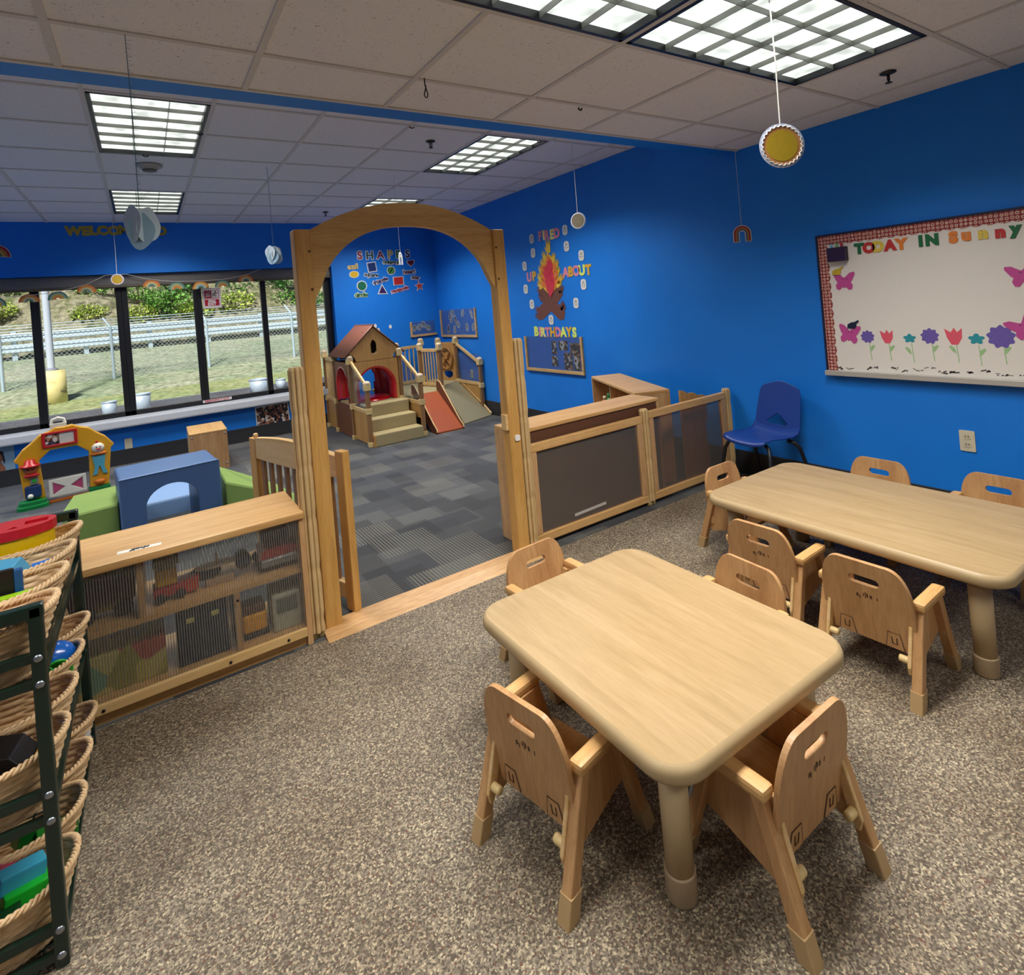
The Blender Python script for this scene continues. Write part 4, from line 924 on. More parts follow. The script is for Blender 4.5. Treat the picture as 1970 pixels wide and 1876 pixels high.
# outlets
def outlet(label, M, face=True):
    o = thing('outlet', label, 'outlet', M=M)
    MB().prism(rrect(.072, .116, .006, 3), .006).build('cover_plate', plain('#d3c9ae', .4), o, bevel=.002)
    if face:
        for s_ in (-1, 1):
            r_ = MB().prism(rrect(.034, .03, .012, 4, 0, s_ * .022), .0075).build('socket', plain('#c8bda2', .4), o)
            MB().box(-.008, -.005, s_ * .022 - .002, s_ * .022 + .008, .0074, .0082).box(.005, .008, s_ * .022 - .002, s_ * .022 + .008, .0074, .0082).build('slot', M_BLACK, r_)
outlet('cream wall outlet on the blue wall behind the long table', RW(1.276, .478, 0))
outlet('outlet on the side wall behind the climber ramp railing', RW(6.94, .511, 0))
outlet('cream blank outlet plate under the window sill near the toy arch', BW(-.225, .225, 0), False)
# pictures under the sill, signs on the window
o = tag(MB().box(0, .375, 0, .24, 0, .002).build('photo_print', photo_mat('crowd_print', 4, ['#141318', '#1d1b24', '#b0785c', '#2a2a3c', '#d8cfc8', '#5c3428', '#17161c', '#8a5a48'], 40), None, M=BW(1.125, .15, .001, .02)), 'photo of a crowd in the dark, taped under the window sill', 'photo')
MB().box(-.012, .387, -.012, .252, 0, .0012).build('white_border', M_WHITE, o, M=Tr(0, 0, -.0008))
o = tag(MB().box(-.14, .115, 0, .30, 0, .002).build('photo_print', plain('#8fb0c4', .3, var=.3, vscale=6), None, M=BW(-1.315, .115, .001, 0)), 'photo of a child under the window sill at the left edge', 'photo')
MB().prism(circ(.052, 20, 0, .20, .06), .001).prism([(-.07, 0), (.05, 0), (.06, .08), (.02, .16), (-.05, .15)], .001).build('child_figure', plain('#9a6248', .5, var=.2), o, M=Tr(-.02, 0, .002))
MB().prism([(-.06, .19), (-.05, .25), (0, .275), (.05, .25), (.06, .15), (.05, .12), (.035, .22), (-.03, .235)], .001).build('hair', plain('#2a1c18', .6), o, M=Tr(-.02, 0, .003))
fe = thing('fire_exit_sign', 'red and white fire exit sign on the window glass', 'sign', M=BW(.742, 1.826, -.0, .0, 7.995))
M_SRED = plain('#b01c3a', .4)
MB().box(-.105, .105, -.127, .127, 0, .002).build('backing', plain('#e3dcd8', .4), fe)
r_ = MB().box(-.08, .08, -.005, .095, .002, .003).box(-.08, .08, -.098, -.018, .002, .003).build('red_field', M_SRED, fe)
MB().box(-.002, .074, .002, .09, .003, .0036).build('door_field', plain('#e3dcd8', .4), r_)
pic = MB().prism(circ(.009, 10, .045, .078), .0006, M=Tr(0, 0, .0036))
for a, b in (((.043, .068), (.034, .042)), ((.034, .042), (.048, .03)), ((.048, .03), (.046, .010)), ((.034, .042), (.022, .026)), ((.022, .026), (.008, .024)), ((.041, .064), (.024, .056)), ((.024, .056), (.014, .046)), ((.043, .066), (.058, .054)), ((.058, .054), (.068, .062))):
    pic.tube([(a[0], a[1], .0038), (b[0], b[1], .0038)], .0042, 6)
pic.build('running_figure', plain('#3a1a22', .5), r_)
fl_ = MB()
for x0 in (-.066, -.048, -.03): fl_.tube([(x0, .012, .003), (x0 + .014, .035, .003), (x0 + .002, .055, .003), (x0 + .018, .08, .003)], [.004, .006, .005, .001], 6)
fl_.build('flames', plain('#e3dcd8', .4), r_)
MW = plain('#e8e2de', .4)
link('words', text_mesh('FIRE', .045, .0022, .0004, MW), r_, M=Tr(0, -.041, .0034)); link('words', text_mesh('EXIT', .045, .0022, .0004, MW), r_, M=Tr(0, -.076, .0034))
em = tag(MB().box(-.16, .16, -.016, .016, 0, .001).build('exit_label', plain('#d8d3d0', .4), None, M=BW(.71, .555, .035, .0, 8.0)), 'narrow EMERGENCY EXIT label on the bottom window frame', 'label')
link('words', text_mesh('EMERGENCY EXIT', .034, .0012, .0004, M_SRED), em, M=Tr(0, 0, .0012))

# ------------------------------------------------------------------ playhouse climber
PH = thing('playhouse_climber', 'wooden indoor playhouse climber with red tunnel, carpet stairs, slide and ramp', 'climber', (0, 0, 0))
M_REDP = plain('#c0101c', .25, spec=.6, coat=.5); M_CARP = plain('#a79872', .95, spec=.05, var=.12, vscale=150, bump=.4)
M_SLIDE = plain('#a3502c', .4, var=.08); M_SLIDES = plain('#6e3a24', .5)
DZ = .40
def post(x, y, z1, clamps=(.02, .37), z0=0, cap=True):
    p = MB().box(x - .022, x + .022, y - .022, y + .022, z0 + .005, z1).build('post', M_POST, PH, bevel=.005)
    k = MB()
    for z in clamps: k.box(x - .031, x + .031, y - .031, y + .031, z - .012 if z > .1 else 0, z + (.055 if z > .1 else .035), bev=.008)
    if cap:
        k.box(x - .036, x + .036, y - .036, y + .036, z1 - .035, z1 + .035, bev=.008)
    k.build('clamp', M_CLAMP, p)
    if cap: MB().sph((x, y, z1 + .042), (.042, .042, .030)).build('knob', M_CAP, p)
    return p
HX0, HX1, HY0, HY1 = 1.99, 2.585, 6.66, 7.32
for (x, y, h) in ((HX0, HY0, .92), (HX1 + .02, HY0, .95), (HX0, HY1, .93), (HX1 + .02, HY1, .93)): post(x, y, h)
# house front and side panels with round tunnel openings
def wallpanel(M, w, cx, zc, r, h0, h1, mat, gable=None, extra=()):
    op = [(cx + r * cos(a), zc + r * sin(a)) for a in [pi * i / 20 for i in range(21)]]
    base = [(0, h0), (cx - r, h0)]; arc = op[::-1]
    out = [(0, h0)] + [(cx - r, h0)] + [(p[0], p[1]) for p in arc] + [(cx + r, h0), (w, h0), (w, h1)] + (gable or []) + [(0, h1)]
    return MB().prism(out, .016, list(extra), M=M)
w = HX1 - HX0 - .03
win = [(w / 2 - .035, .985), (w / 2 + .035, .985), (w / 2 + .035, 1.10), (w / 2 + .018, 1.135), (w / 2, 1.15), (w / 2 - .018, 1.135), (w / 2 - .035, 1.10)]
def roof_z(d): return 1.305 - .941 * abs(d - .01)
gab = [(w / 2 + .235, .905), (w / 2 + .245, .95), (w / 2 + .275, .985), (w / 2 + .315, .995), (w / 2 + .315, roof_z(.315)), (w / 2 + .01, 1.30), (w / 2 - .30, roof_z(-.30)), (w / 2 - .30, .995), (w / 2 - .265, .985), (w / 2 - .235, .95), (w / 2 - .225, .905)]
fp = wallpanel(Tr(HX0 + .022, HY0 + .008, 0) @ XZ, w, w / 2, .585, .225, DZ + .005, .90, M_PLAY).build('front_panel', M_PLAY, PH)
gp = MB().prism(gab, .016, [win], M=Tr(HX0 + .022, HY0 + .008, 0) @ XZ).build('gable_panel', M_PLAY, PH)
MB().prism([(w / 2 - .03, .973), (w / 2 + .045, .973), (w / 2 + .045, .986), (w / 2 - .03, .986)], .02, M=Tr(HX0 + .022, HY0 + .010, 0) @ XZ).build('window_ledge', M_RAIL, gp)
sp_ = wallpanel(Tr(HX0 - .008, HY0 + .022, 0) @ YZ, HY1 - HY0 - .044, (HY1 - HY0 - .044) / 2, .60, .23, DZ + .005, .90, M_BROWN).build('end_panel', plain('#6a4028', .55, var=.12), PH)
bp_ = wallpanel(Tr(HX1 + .012, HY0 + .022, 0) @ YZ, HY1 - HY0 - .044, (HY1 - HY0 - .044) / 2, .60, .23, DZ + .005, .90, M_PLAY).build('end_panel', M_PLAY, PH)
rp_ = wallpanel(Tr(HX0 + .022, HY1 + .008, 0) @ XZ, w, w / 2, .585, .225, DZ + .005, .90, M_PLAY).build('rear_panel', M_PLAY, PH)
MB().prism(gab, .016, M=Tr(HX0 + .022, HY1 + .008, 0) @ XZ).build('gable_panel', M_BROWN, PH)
# red moulded tunnel, four openings
tn = MB()
def arcshell(M, r, l, rr=.0):
    rings_ = []
    for (dr, dy) in ((.022, 0), (0, 0), (-.004, l), ):
        rg = []
        for i in range(31):
            a = pi * i / 30; rg.append(((r + dr) * cos(a), (r + dr) * sin(a), dy))
        rg = [((r + dr), -.18, dy)] + rg + [(-(r + dr), -.18, dy)]
        rings_.append(rg)
    n = len(rings_[0]); vs = [p for r_ in rings_ for p in r_]; fs = []
    for i in range(len(rings_) - 1):
        for j in range(n - 1): fs.append((i * n + j, i * n + j + 1, (i + 1) * n + j + 1, (i + 1) * n + j))
    tn.add(vs, fs, M, True)
cxh, cyh = HX0 + .022 + w / 2, (HY0 + HY1) / 2
arcshell(Tr(cxh, HY0 - .012, .585) @ XZ @ Matrix.Scale(-1, 4, Vector((0, 0, 1))), .222, .16)
arcshell(Tr(HX0 - .012, cyh, .60) @ YZ, .226, .14)
tn.sph((cxh + .02, cyh, DZ + .0), (.27, .30, .05))
vs, fs = [], []; NA, NZ = 96, 20
for j in range(NZ + 1):
    z = .40 + .452 * sin(pi / 2 * j / NZ); rad = .312 * max(.02, cos(pi / 2 * j / NZ)) ** .42
    for i in range(NA):
        a = tau * i / NA; c_, s_ = cos(a), sin(a); e_ = (abs(c_) ** 3.2 + abs(s_) ** 3.2) ** (-1 / 3.2)
        vs.append((cxh + rad * e_ * c_ * .92, cyh + rad * e_ * s_, z))
for j in range(NZ):
    for i in range(NA):
        q = [j * NA + i, j * NA + (i + 1) % NA, (j + 1) * NA + (i + 1) % NA, (j + 1) * NA + i]
        m_ = [sum(vs[k][t] for k in q) / 4 for t in range(3)]
        fo = sqrt((m_[0] - cxh) ** 2 + max(0, m_[2] - .585) ** 2) < .226 and m_[1] < cyh - .1
        lo_ = sqrt((m_[1] - cyh) ** 2 + max(0, m_[2] - .60) ** 2) < .226 and m_[0] < cxh - .1
        ro_ = sqrt((m_[0] - cxh + .02) ** 2 + max(0, m_[2] - .62) ** 2) < .20 and m_[1] > cyh + .1
        if not (fo or lo_ or ro_): fs.append(q)
tn.add(vs, fs, None, True)
tn.build('tunnel', M_REDP, PH)
# roof
ax_, az_ = cxh + .01, 1.318
rf = MB()
for sx in (-1, 1):
    ex, ez = ax_ + sx * .375, .965
    n = 18; vs = []; fs = []
    for i in range(n * 2 + 1):
        y = HY0 - .03 + (HY1 + .04 - HY0) * i / (n * 2); b = .004 * (1 if i % 2 else -1)
        vs += [(ax_, y, az_ + b), (ex, y, ez + b)]
    for i in range(n * 2): fs.append((2 * i, 2 * i + 1, 2 * i + 3, 2 * i + 2))
    rf.add(vs, fs, None, True)
ro = rf.build('roof', M_ROOF, PH); md = ro.modifiers.new('t', 'SOLIDIFY'); md.thickness = .01
MB().tube([(ax_, HY0 - .032, az_ + .004), (ax_, HY1 + .012, az_ + .004)], .012, 8).build('ridge', M_ROOF, ro)
bl = MB()
for (f, y) in ((.25, .1), (.8, .12), (.3, .55), (.85, .58)):
    bl.sph((ax_ - .375 * f, HY0 + y, az_ - .353 * f + .008), .009)
bl.build('bolt', M_BROWN, ro)
# deck boxes under house
MB().box(HX0 + .02, HX1, HY0 + .01, HY0 + .022, .012, DZ - .01).build('skirt_panel', M_PLAY, PH)
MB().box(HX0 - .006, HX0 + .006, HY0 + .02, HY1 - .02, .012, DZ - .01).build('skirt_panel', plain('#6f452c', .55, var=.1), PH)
MB().box(HX0 + .02, HX1, HY0 + .03, HY1 - .02, DZ - .03, DZ).build('deck', M_CARP, PH)
# left balustrade running back to the window wall
post(1.992, 7.76, .96)
MB().box(1.985, 2.005, 7.345, 7.735, .895, .945).build('top_rail', M_RAIL, PH, bevel=.004)
MB().box(1.985, 2.005, 7.345, 7.735, .375, .42).build('bottom_rail', M_RAIL, PH, bevel=.004)
for k in range(7): MB().box(1.988, 2.002, 7.372 + k * .053, 7.385 + k * .053, .42, .895).build('baluster', M_RAIL, PH)
MB().box(1.99, 2.002, 7.345, 7.735, .02, .375).build('skirt_panel', M_PLAY, PH)
# stairs
SX0, SX1 = 2.03, 2.60
for (y0, z) in ((6.06, .132), (6.25, .268), (6.44, DZ + .004)):
    y1 = 6.66
    MB().box(SX0 + (.03 if z > .2 else 0), SX1 - (.0 if z > .2 else 0), y0, y1, .0 if z < .2 else z - .14, z, bev=.012).build('stair_step', M_CARP, PH)
MB().box(SX0 - .012, SX0 + .002, 6.06, 6.25, .0, .124).build('step_side', M_PLAY, PH)
post(2.0, 6.13, .655); post(2.632, 6.13, .655)
MB().box(1.994, 2.006, 6.15, 6.64, .02, .36).build('stair_side', M_PLAY, PH)
MB().box(2.626, 2.638, 6.15, 6.64, .20, .36).build('stair_side', M_PLAY, PH)
for x in (2.0, 2.632):
    MB().box(x - .012, x + .012, 6.15, 6.64, .355, .40).build('stair_rail', M_RAIL, PH, bevel=.004)
    MB().rings([[(x - .013, 6.145, .645), (x + .013, 6.145, .645), (x + .013, 6.145, .690), (x - .013, 6.145, .690)], [(x - .013, 6.64, .885), (x + .013, 6.64, .885), (x + .013, 6.64, .93), (x - .013, 6.64, .93)]]).build('handrail', M_RAIL, PH, bevel=.005)
    MB().prism([(6.16, .40), (6.64, .40), (6.64, .88), (6.16, .65)], .004, M=Tr(x - .002, 0, 0) @ YZ).build('clear_side', M_PLEXI, PH)
# right deck
post(2.745, 6.68, .40, (.35,), cap=False)
dk = MB().prism([(2.61, 6.66), (3.12, 6.66), (3.27, 6.92), (3.735, 7.32), (3.735, 7.80), (2.61, 7.80)], .03, z0=DZ - .028)
dk.build('deck', M_CARP, PH)
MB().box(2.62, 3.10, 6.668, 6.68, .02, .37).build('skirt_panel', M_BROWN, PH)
post(3.275, 6.915, .93); post(3.165, 7.30, .93, (.43,), z0=DZ)
post(2.95, 7.62, .95, (.43,)); post(3.38, 7.74, .97, (.43,)); post(3.60, 7.62, .955, (.43,)); post(3.725, 7.30, .965)
def bal(a, b, z0, z1, n, rail=.045, gap=.05):
    a = Vector(a); b = Vector(b); L_ = (b - a).length; an = atan2(b.y - a.y, b.x - a.x); M = Tr(a.x, a.y, 0) @ Rz(an)
    MB().box(.03, L_ - .03, -.011, .011, z1 - rail, z1, M=M).build('top_rail', M_RAIL, PH, bevel=.004)
    MB().box(.03, L_ - .03, -.011, .011, z0, z0 + rail, M=M).build('bottom_rail', M_RAIL, PH, bevel=.004)
    for k in range(n):
        x = .03 + (L_ - .06) * (k + .5) / n
        MB().box(x - .007, x + .007, -.007, .007, z0 + rail, z1 - rail, M=M).build('baluster', M_RAIL, PH)
bal((3.165, 7.30), (3.275, 6.915), DZ + .01, .92, 6)
bal((2.605, 7.62), (2.95, 7.62), DZ + .01, .94, 4); bal((2.95, 7.62), (3.38, 7.74), DZ + .01, .95, 5)
# panel with the steering wheel between the two rear posts
Ls = sqrt((3.725 - 3.60) ** 2 + .32 ** 2); a_ = atan2(-.32, .125); Mw = Tr(3.60, 7.62, 0) @ Rz(a_)
hole_ = [(Ls / 2 + .085 * cos(a), .505 + (.07 if sin(a) < 0 else .035) * sin(a)) for a in [tau * i / 20 for i in range(20)]]
swp = MB().prism([(.022, DZ), (Ls - .022, DZ), (Ls - .022, .955), (.022, .955)], .016, [hole_], M=Mw @ Tr(0, .008, 0) @ XZ).build('wheel_panel', M_PLAY, PH, bevel=.003)
M_WHL = plain('#9a6a30', .4)
wh = MB().tube([(Ls / 2 + .115 * cos(a), -.035, .72 + .155 * sin(a)) for a in [tau * i / 28 for i in range(28)]], .013, 8, M=Mw, closed=True)
for k in range(4):
    a = pi / 4 + pi / 2 * k; wh.tube([(Ls / 2, -.03, .72), (Ls / 2 + .112 * cos(a), -.035, .72 + .15 * sin(a))], .012, 6, M=Mw)
wh.sph((Ls / 2, -.035, .72), .032, M=Mw); wh.build('steering_wheel', M_WHL, swp)
# slide
sl = MB(); ya, za, yb, zb = 6.66, DZ, 6.045, .018
sl.add([(2.765, ya, za), (3.09, ya, za), (3.09, yb, zb), (2.765, yb, zb), (2.765, ya, za - .02), (3.09, ya, za - .02), (3.09, yb, 0.001), (2.765, yb, .001)], [(0, 3, 2, 1), (4, 5, 6, 7), (0, 1, 5, 4), (3, 7, 6, 2), (0, 4, 7, 3), (1, 2, 6, 5)])
so_ = sl.build('slide', M_SLIDE, PH)
sidep = [(6.70, DZ - .05), (6.70, DZ + .10), (6.66, DZ + .135), (6.60, DZ + .12), (6.12, .10), (6.045, .055), (6.03, .02), (6.05, .0), (6.16, .0)]
for x in (2.747, 3.092): MB().prism(sidep, .016, M=Tr(x, 0, 0) @ YZ).build('slide_side', [M_SLIDES, M_RAIL], so_, bevel=.003)
for x in (2.747, 3.092):
    MB().tube([(x + .008, y, z + .002) for y, z in sidep[1:7]], .009, 6).build('slide_edge', M_RAIL, so_)
# carpeted ramp
rv = [(3.29, 6.92, DZ), (3.70, 7.30, DZ), (3.72, 6.42, .012), (3.215, 6.235, .012)]
rm = MB().add(rv + [(p[0], p[1], max(.0, p[2] - .03)) for p in rv], [(0, 3, 2, 1), (4, 5, 6, 7), (0, 1, 5, 4), (1, 2, 6, 5), (2, 3, 7, 6), (3, 0, 4, 7)])
ra = rm.build('ramp', plain('#938a6e', .95, spec=.05, var=.12, vscale=150, bump=.4), PH)
MB().tube([(3.715, 6.42, .03), (3.722, 6.60, .115), (3.725, 7.28, DZ + .02)], .014, 6).build('ramp_edge', M_RAIL, ra)
post(3.715, 6.62, .69, (.36,))
MB().rings([[(3.70, 6.635, .665), (3.726, 6.635, .665), (3.726, 6.635, .71), (3.70, 6.635, .71)], [(3.71, 7.28, .905), (3.736, 7.28, .905), (3.736, 7.28, .95), (3.71, 7.28, .95)]]).build('handrail', M_RAIL, PH, bevel=.005)
MB().box(3.708, 3.732, 6.64, 7.28, .375, .42).build('side_rail', M_RAIL, PH, bevel=.004)
MB().box(3.715, 3.725, 6.64, 7.28, .15, .375).build('skirt_panel', M_PLAY, PH)
MB().box(3.716, 3.72, 6.64, 7.28, .42, .80).build('clear_side', M_PLEXI, PH)

# ------------------------------------------------------------------ soft play pieces, wooden cube, toys on the carpet
M_FOAMB = plain('#43628f', .42, var=.05, bump=.12, vscale=9, spec=.4); M_FOAMG = plain('#7d9850', .6, var=.06, bump=.15, vscale=8, spec=.25)
fb = thing('foam_arch', 'blue soft foam arch block behind the low toy shelf', 'foam arch', (.095, 4.66, 0), radians(5))
ow, oh = .60, .50; o_ = [(x, y) for x, y in rrect(ow, oh, .018, 3, 0, oh / 2)]
opn = [(-.158, .02), (.158, .02)] + [(.158 * cos(a), .275 + .13 * sin(a)) for a in [pi * i / 16 for i in range(17)]]
MB().prism(o_, .46, [opn], M=Tr(0, .46, 0) @ XZ).build('block', M_FOAMB, fb, bevel=.012)
MB().tube([(-.297, .004, .496), (.297, .004, .496)], .006, 6).tube([(-.298, .004, .01), (-.298, .004, .496)], .005, 6).tube([(.298, .004, .01), (.298, .004, .496)], .005, 6).build('piping', plain('#5577a6', .4), fb)
def soft(name, label, pts, zs, mat, z0=0.0, group='green foam wedges'):
    t = MB(); n = len(pts)
    t.rings([[(p[0], p[1], z0) for p in pts], [(p[0], p[1], z - .012) for p, z in zip(pts, zs)], [(p[0] + .012 * (sum(q[0] for q in pts) / n - p[0]) / .4, p[1] + .012 * (sum(q[1] for q in pts) / n - p[1]) / .4, z) for p, z in zip(pts, zs)]])
    return tag(t.build(name, mat, None, bevel=.01), label, 'foam block', group)
soft('foam_wedge', 'green foam block at the left of the blue foam arch', [(-.545, 4.98), (-.445, 4.80), (-.222, 4.80), (-.222, 5.40), (-.52, 5.44)], [.29, .30, .31, .31, .29], M_FOAMG)
soft('foam_wedge', 'green sloping foam ramp at the right of the blue foam arch', [(.425, 4.70), (.64, 4.46), (.90, 4.20), (.99, 4.62), (.80, 5.0), (.425, 5.30)], [.32, .27, .06, .05, .16, .32], M_FOAMG)
soft('floor_mat', 'light blue foam mat on the carpet seen through the blue foam arch', [(-.25, 5.35), (.45, 5.35), (.45, 6.05), (-.25, 6.05)], [.13, .13, .13, .13], plain('#7e9fcb', .45, bump=.1, vscale=9), 0.0, 'floor mats')
cb = thing('play_cube', 'plain wooden cube box on the carpet under the window', 'wooden box', (.31, 6.62, 0), radians(-1))
MB().box(0, .345, 0, .60, .385, .40, bev=.004).build('top', M_CHAIRX, cb)
MB().box(.002, .343, .002, .016, 0, .385).build('front_panel', M_CHAIR, cb)
MB().box(.002, .016, .016, .598, 0, .385).build('side_panel', M_RAIL, cb); MB().box(.329, .343, .016, .598, 0, .385).build('side_panel', M_RAIL, cb)
b_ = MB()
for x in (.025, .32):
    for z in (.36, .05): b_.lathe([(.008, 0), (.008, .004)], 10, M=Tr(x, .002, z) @ Rx(pi / 2))
b_.build('bolt', M_METAL, cb)
# toy farm arch
ta = thing('toy_arch', 'yellow plastic toddler farm arch toy with red picture frame and white gate', 'activity toy', (-.67, 6.72, 0), radians(7))
YE = plain('#d59a14', .35, coat=.3); RE = plain('#b5161f', .35); GRN = plain('#0f7a3c', .35); WHT = plain('#dcd8ca', .4); NVB = plain('#163566', .35); ORA = plain('#c96a1a', .4)
outp = [(-.31, .08), (-.335, .40), (-.36, .42)]
n = 12
for k in range(n + 1):
    f = k / n; x = -.36 + .72 * f; z = .43 + .235 * (1 - abs(2 * f - 1) ** 2.0) + (.012 if k % 2 else 0); outp.append((x, z))
outp += [(.36, .42), (.335, .40), (.30, .06), (.155, .06), (.165, .40), (.08, .475), (-.11, .475), (-.19, .40), (-.165, .06)]
MB().prism(outp, .09, M=Tr(0, .045, 0) @ XZ).build('arch_frame', YE, ta, bevel=.008)
fr_ = MB().prism([(-.155, .50), (.10, .50), (.10, .635), (-.155, .635)], .02, [[(-.13, .52), (.075, .52), (.075, .615), (-.13, .615)]], M=Tr(-.01, -.045, 0) @ XZ).build('picture_frame', RE, ta, bevel=.004)
MB().box(-.14, -.04, -.05, -.046, .52, .615).build('picture', PHOTOS[2], fr_); MB().box(-.04, .065, -.05, -.046, .52, .615).build('white_card', WHT, fr_)
hm = MB().prism([(-.10, .665), (.02, .665), (.02, .70), (-.10, .70)], .05, M=Tr(0, .025, 0) @ XZ)
hm.tube([(-.09, 0, .695), (-.08, 0, .735), (-.04, 0, .75), (0, 0, .735), (.01, 0, .695)], .014, 8); hm.build('handle', WHT, ta)
fg = MB().sph((-.255, -.06, .335), (.05, .03, .045)); fo = fg.build('figure_head', plain('#b0562e', .5), ta)
MB().lathe([(.075, 0), (.07, .012), (.04, .02), (.035, .055), (.0, .065)], 18, M=Tr(-.255, -.055, .365)).build('hat', RE, fo)
MB().sph((-.25, -.07, .285), (.055, .025, .02)).build('scarf', RE, fo)
MB().sph((-.275, -.088, .342), .006).sph((-.238, -.088, .342), .006).build('eyes', M_BLACK, fo)
MB().box(-.265, -.205, -.06, -.04, .20, .265, bev=.006).build('dial_plate', plain('#8a8578', .4), ta)
MB().box(-.25, -.222, -.068, -.058, .218, .248, bev=.004).build('button', plain('#1fae3c', .3), ta)
MB().box(-.305, -.19, -.07, -.03, .08, .195, bev=.02).build('mailbox', NVB, ta); MB().sph((-.268, -.08, .105), .021).build('button', WHT, ta)
MB().rings([[(x, y, z) for x, y in rrect(.20 * s_, .16 * s_, .05, 5, -.255, -.06)] for (s_, z) in ((1.1, 0), (1.1, .03), (.95, .035), (.95, .065))]).build('base', GRN, ta)
MB().box(.145, .31, -.05, .05, 0, .06, bev=.015).build('base', GRN, ta)
ch = MB().sph((.235, -.055, .42), (.05, .03, .045)).build('chick_head', WHT, ta)
MB().sph((.222, -.085, .43), .006).sph((.25, -.085, .43), .006).build('eyes', M_BLACK, ch)
MB().sph((.236, -.088, .412), (.02, .01, .007)).sph((.228, -.055, .47), (.01, .008, .016)).build('beak', RE, ch)
MB().sph((.235, -.055, .365), (.065, .025, .016)).build('scarf', ORA, ch)
MB().prism([(.185, .34), (.20, .24), (.18, .17), (.215, .175), (.232, .25), (.24, .25), (.26, .175), (.295, .17), (.272, .24), (.285, .34)], .02, M=Tr(0, -.045, 0) @ XZ).build('overalls', plain('#4fa0b8', .5), ch)
MB().lathe([(.03, 0), (.045, .02), (.05, .05)], 16, M=Tr(.23, -.03, .07)).build('bucket', ORA, ta)
gt = MB().prism([(-.14, .05), (.13, .05), (.13, .205), (-.14, .205)], .018, [[(-.115, .07), (-.02, .125), (-.115, .185)], [(.105, .07), (.105, .185), (.01, .128)]], M=Tr(0, -.04, 0) @ XZ).build('gate', WHT, ta, bevel=.003)
MB().prism([(-.11, .075), (-.03, .127), (-.11, .178)], .004, M=Tr(0, -.045, 0) @ XZ).prism([(.10, .075), (.10, .178), (.02, .128)], .004, M=Tr(0, -.045, 0) @ XZ).build('triangle', plain('#b5486c', .5), gt)
MB().box(-.16, .15, -.05, .0, .0, .022, bev=.006).build('sill_bar', ORA, ta)
tag(MB().sph((0, 0, .05), .05).build('toy_ball', plain('#e06a30', .4), None, M=Tr(1.66, 7.80, .52)), 'orange ball on the window sill, mostly hidden by the arch post', 'ball')

# ------------------------------------------------------------------ green rack with wicker baskets
rk = thing('basket_rack', 'dark green metal rack holding wicker baskets, cut by the left edge', 'rack', (0, 0, 0))
RX0, RX1, RY0, RY1 = -.63, -.257, 1.775, 2.622
TZ = (.66, .34, .025)
for y in (RY0, RY1):
    m = MB()
    for x in (RX0, RX1): m.box(x - .014, x + .014, y - .014, y + .014, 0, .845, bev=.005)
    m.box(RX0 - .016, RX1 + .016, y - .014, y + .014, .815, .847, bev=.005)
    for z in TZ: m.box(RX0, RX1, y - .009, y + .009, z + .055, z + .075).box(RX0, RX1, y - .009, y + .009, z - .006, z + .012)
    ef = m.build('end_frame', M_GREEN_METAL, rk)
    for z in TZ:
        for dz in (.064, .003): MB().lathe([(.009, 0), (.009, .002), (.004, .004)], 12, M=Tr(RX1, y - .014, max(.03, z + dz)) @ Rx(pi / 2)).build('screw', M_METAL, ef)
for z in TZ:
    m = MB()
    for x in (RX0, RX1):
        for dz in (.064, .003): m.box(x - .007, x + .007, RY0, RY1, z + dz - .009, z + dz + .009)
    m.build('shelf_rail', M_GREEN_METAL, rk)
    g = MB()
    for k in range(12):
        y = RY0 + (RY1 - RY0) * (k + .5) / 12; g.tube([(RX0, y, z + .002), (RX1, y, z + .002)], .0022, 5)
    for k in range(5):
        x = RX0 + (RX1 - RX0) * (k + .5) / 5; g.tube([(x, RY0, z), (x, RY1, z)], .0025, 5)
    g.build('wire_shelf', M_GREEN_METAL, rk)
def wicker():
    m, nt, b = newmat('wicker'); b.inputs['Roughness'].default_value = .5
    nz = N(nt, 'TexNoise'); nz.inputs['Scale'].default_value = 40; nz.inputs['Detail'].default_value = 3; nt.links.new(coords(nt, (1, 1, 3)), nz.inputs['Vector'])
    r = ramp(nt, [(.3, '#c29b6a'), (.5, '#d6b487'), (.7, '#e2c59a')]); nt.links.new(nz.outputs['Fac'], r.inputs[0]); nt.links.new(r.outputs[0], b.inputs['Base Color']); return m
M_WICK = wicker()
def basket_shape(t, z, HT):
    k = z / HT; a = .145 + .04 * k ** 1.2; b = .078 + .020 * k ** 1.2
    e = 2.6; c_, s_ = cos(t), sin(t)
    return a * (abs(c_) ** (2 / e)) * (1 if c_ > 0 else -1), b * (abs(s_) ** (2 / e)) * (1 if s_ > 0 else -1)
def rimz(t, HT): return HT + .022 * cos(2 * t) * .6
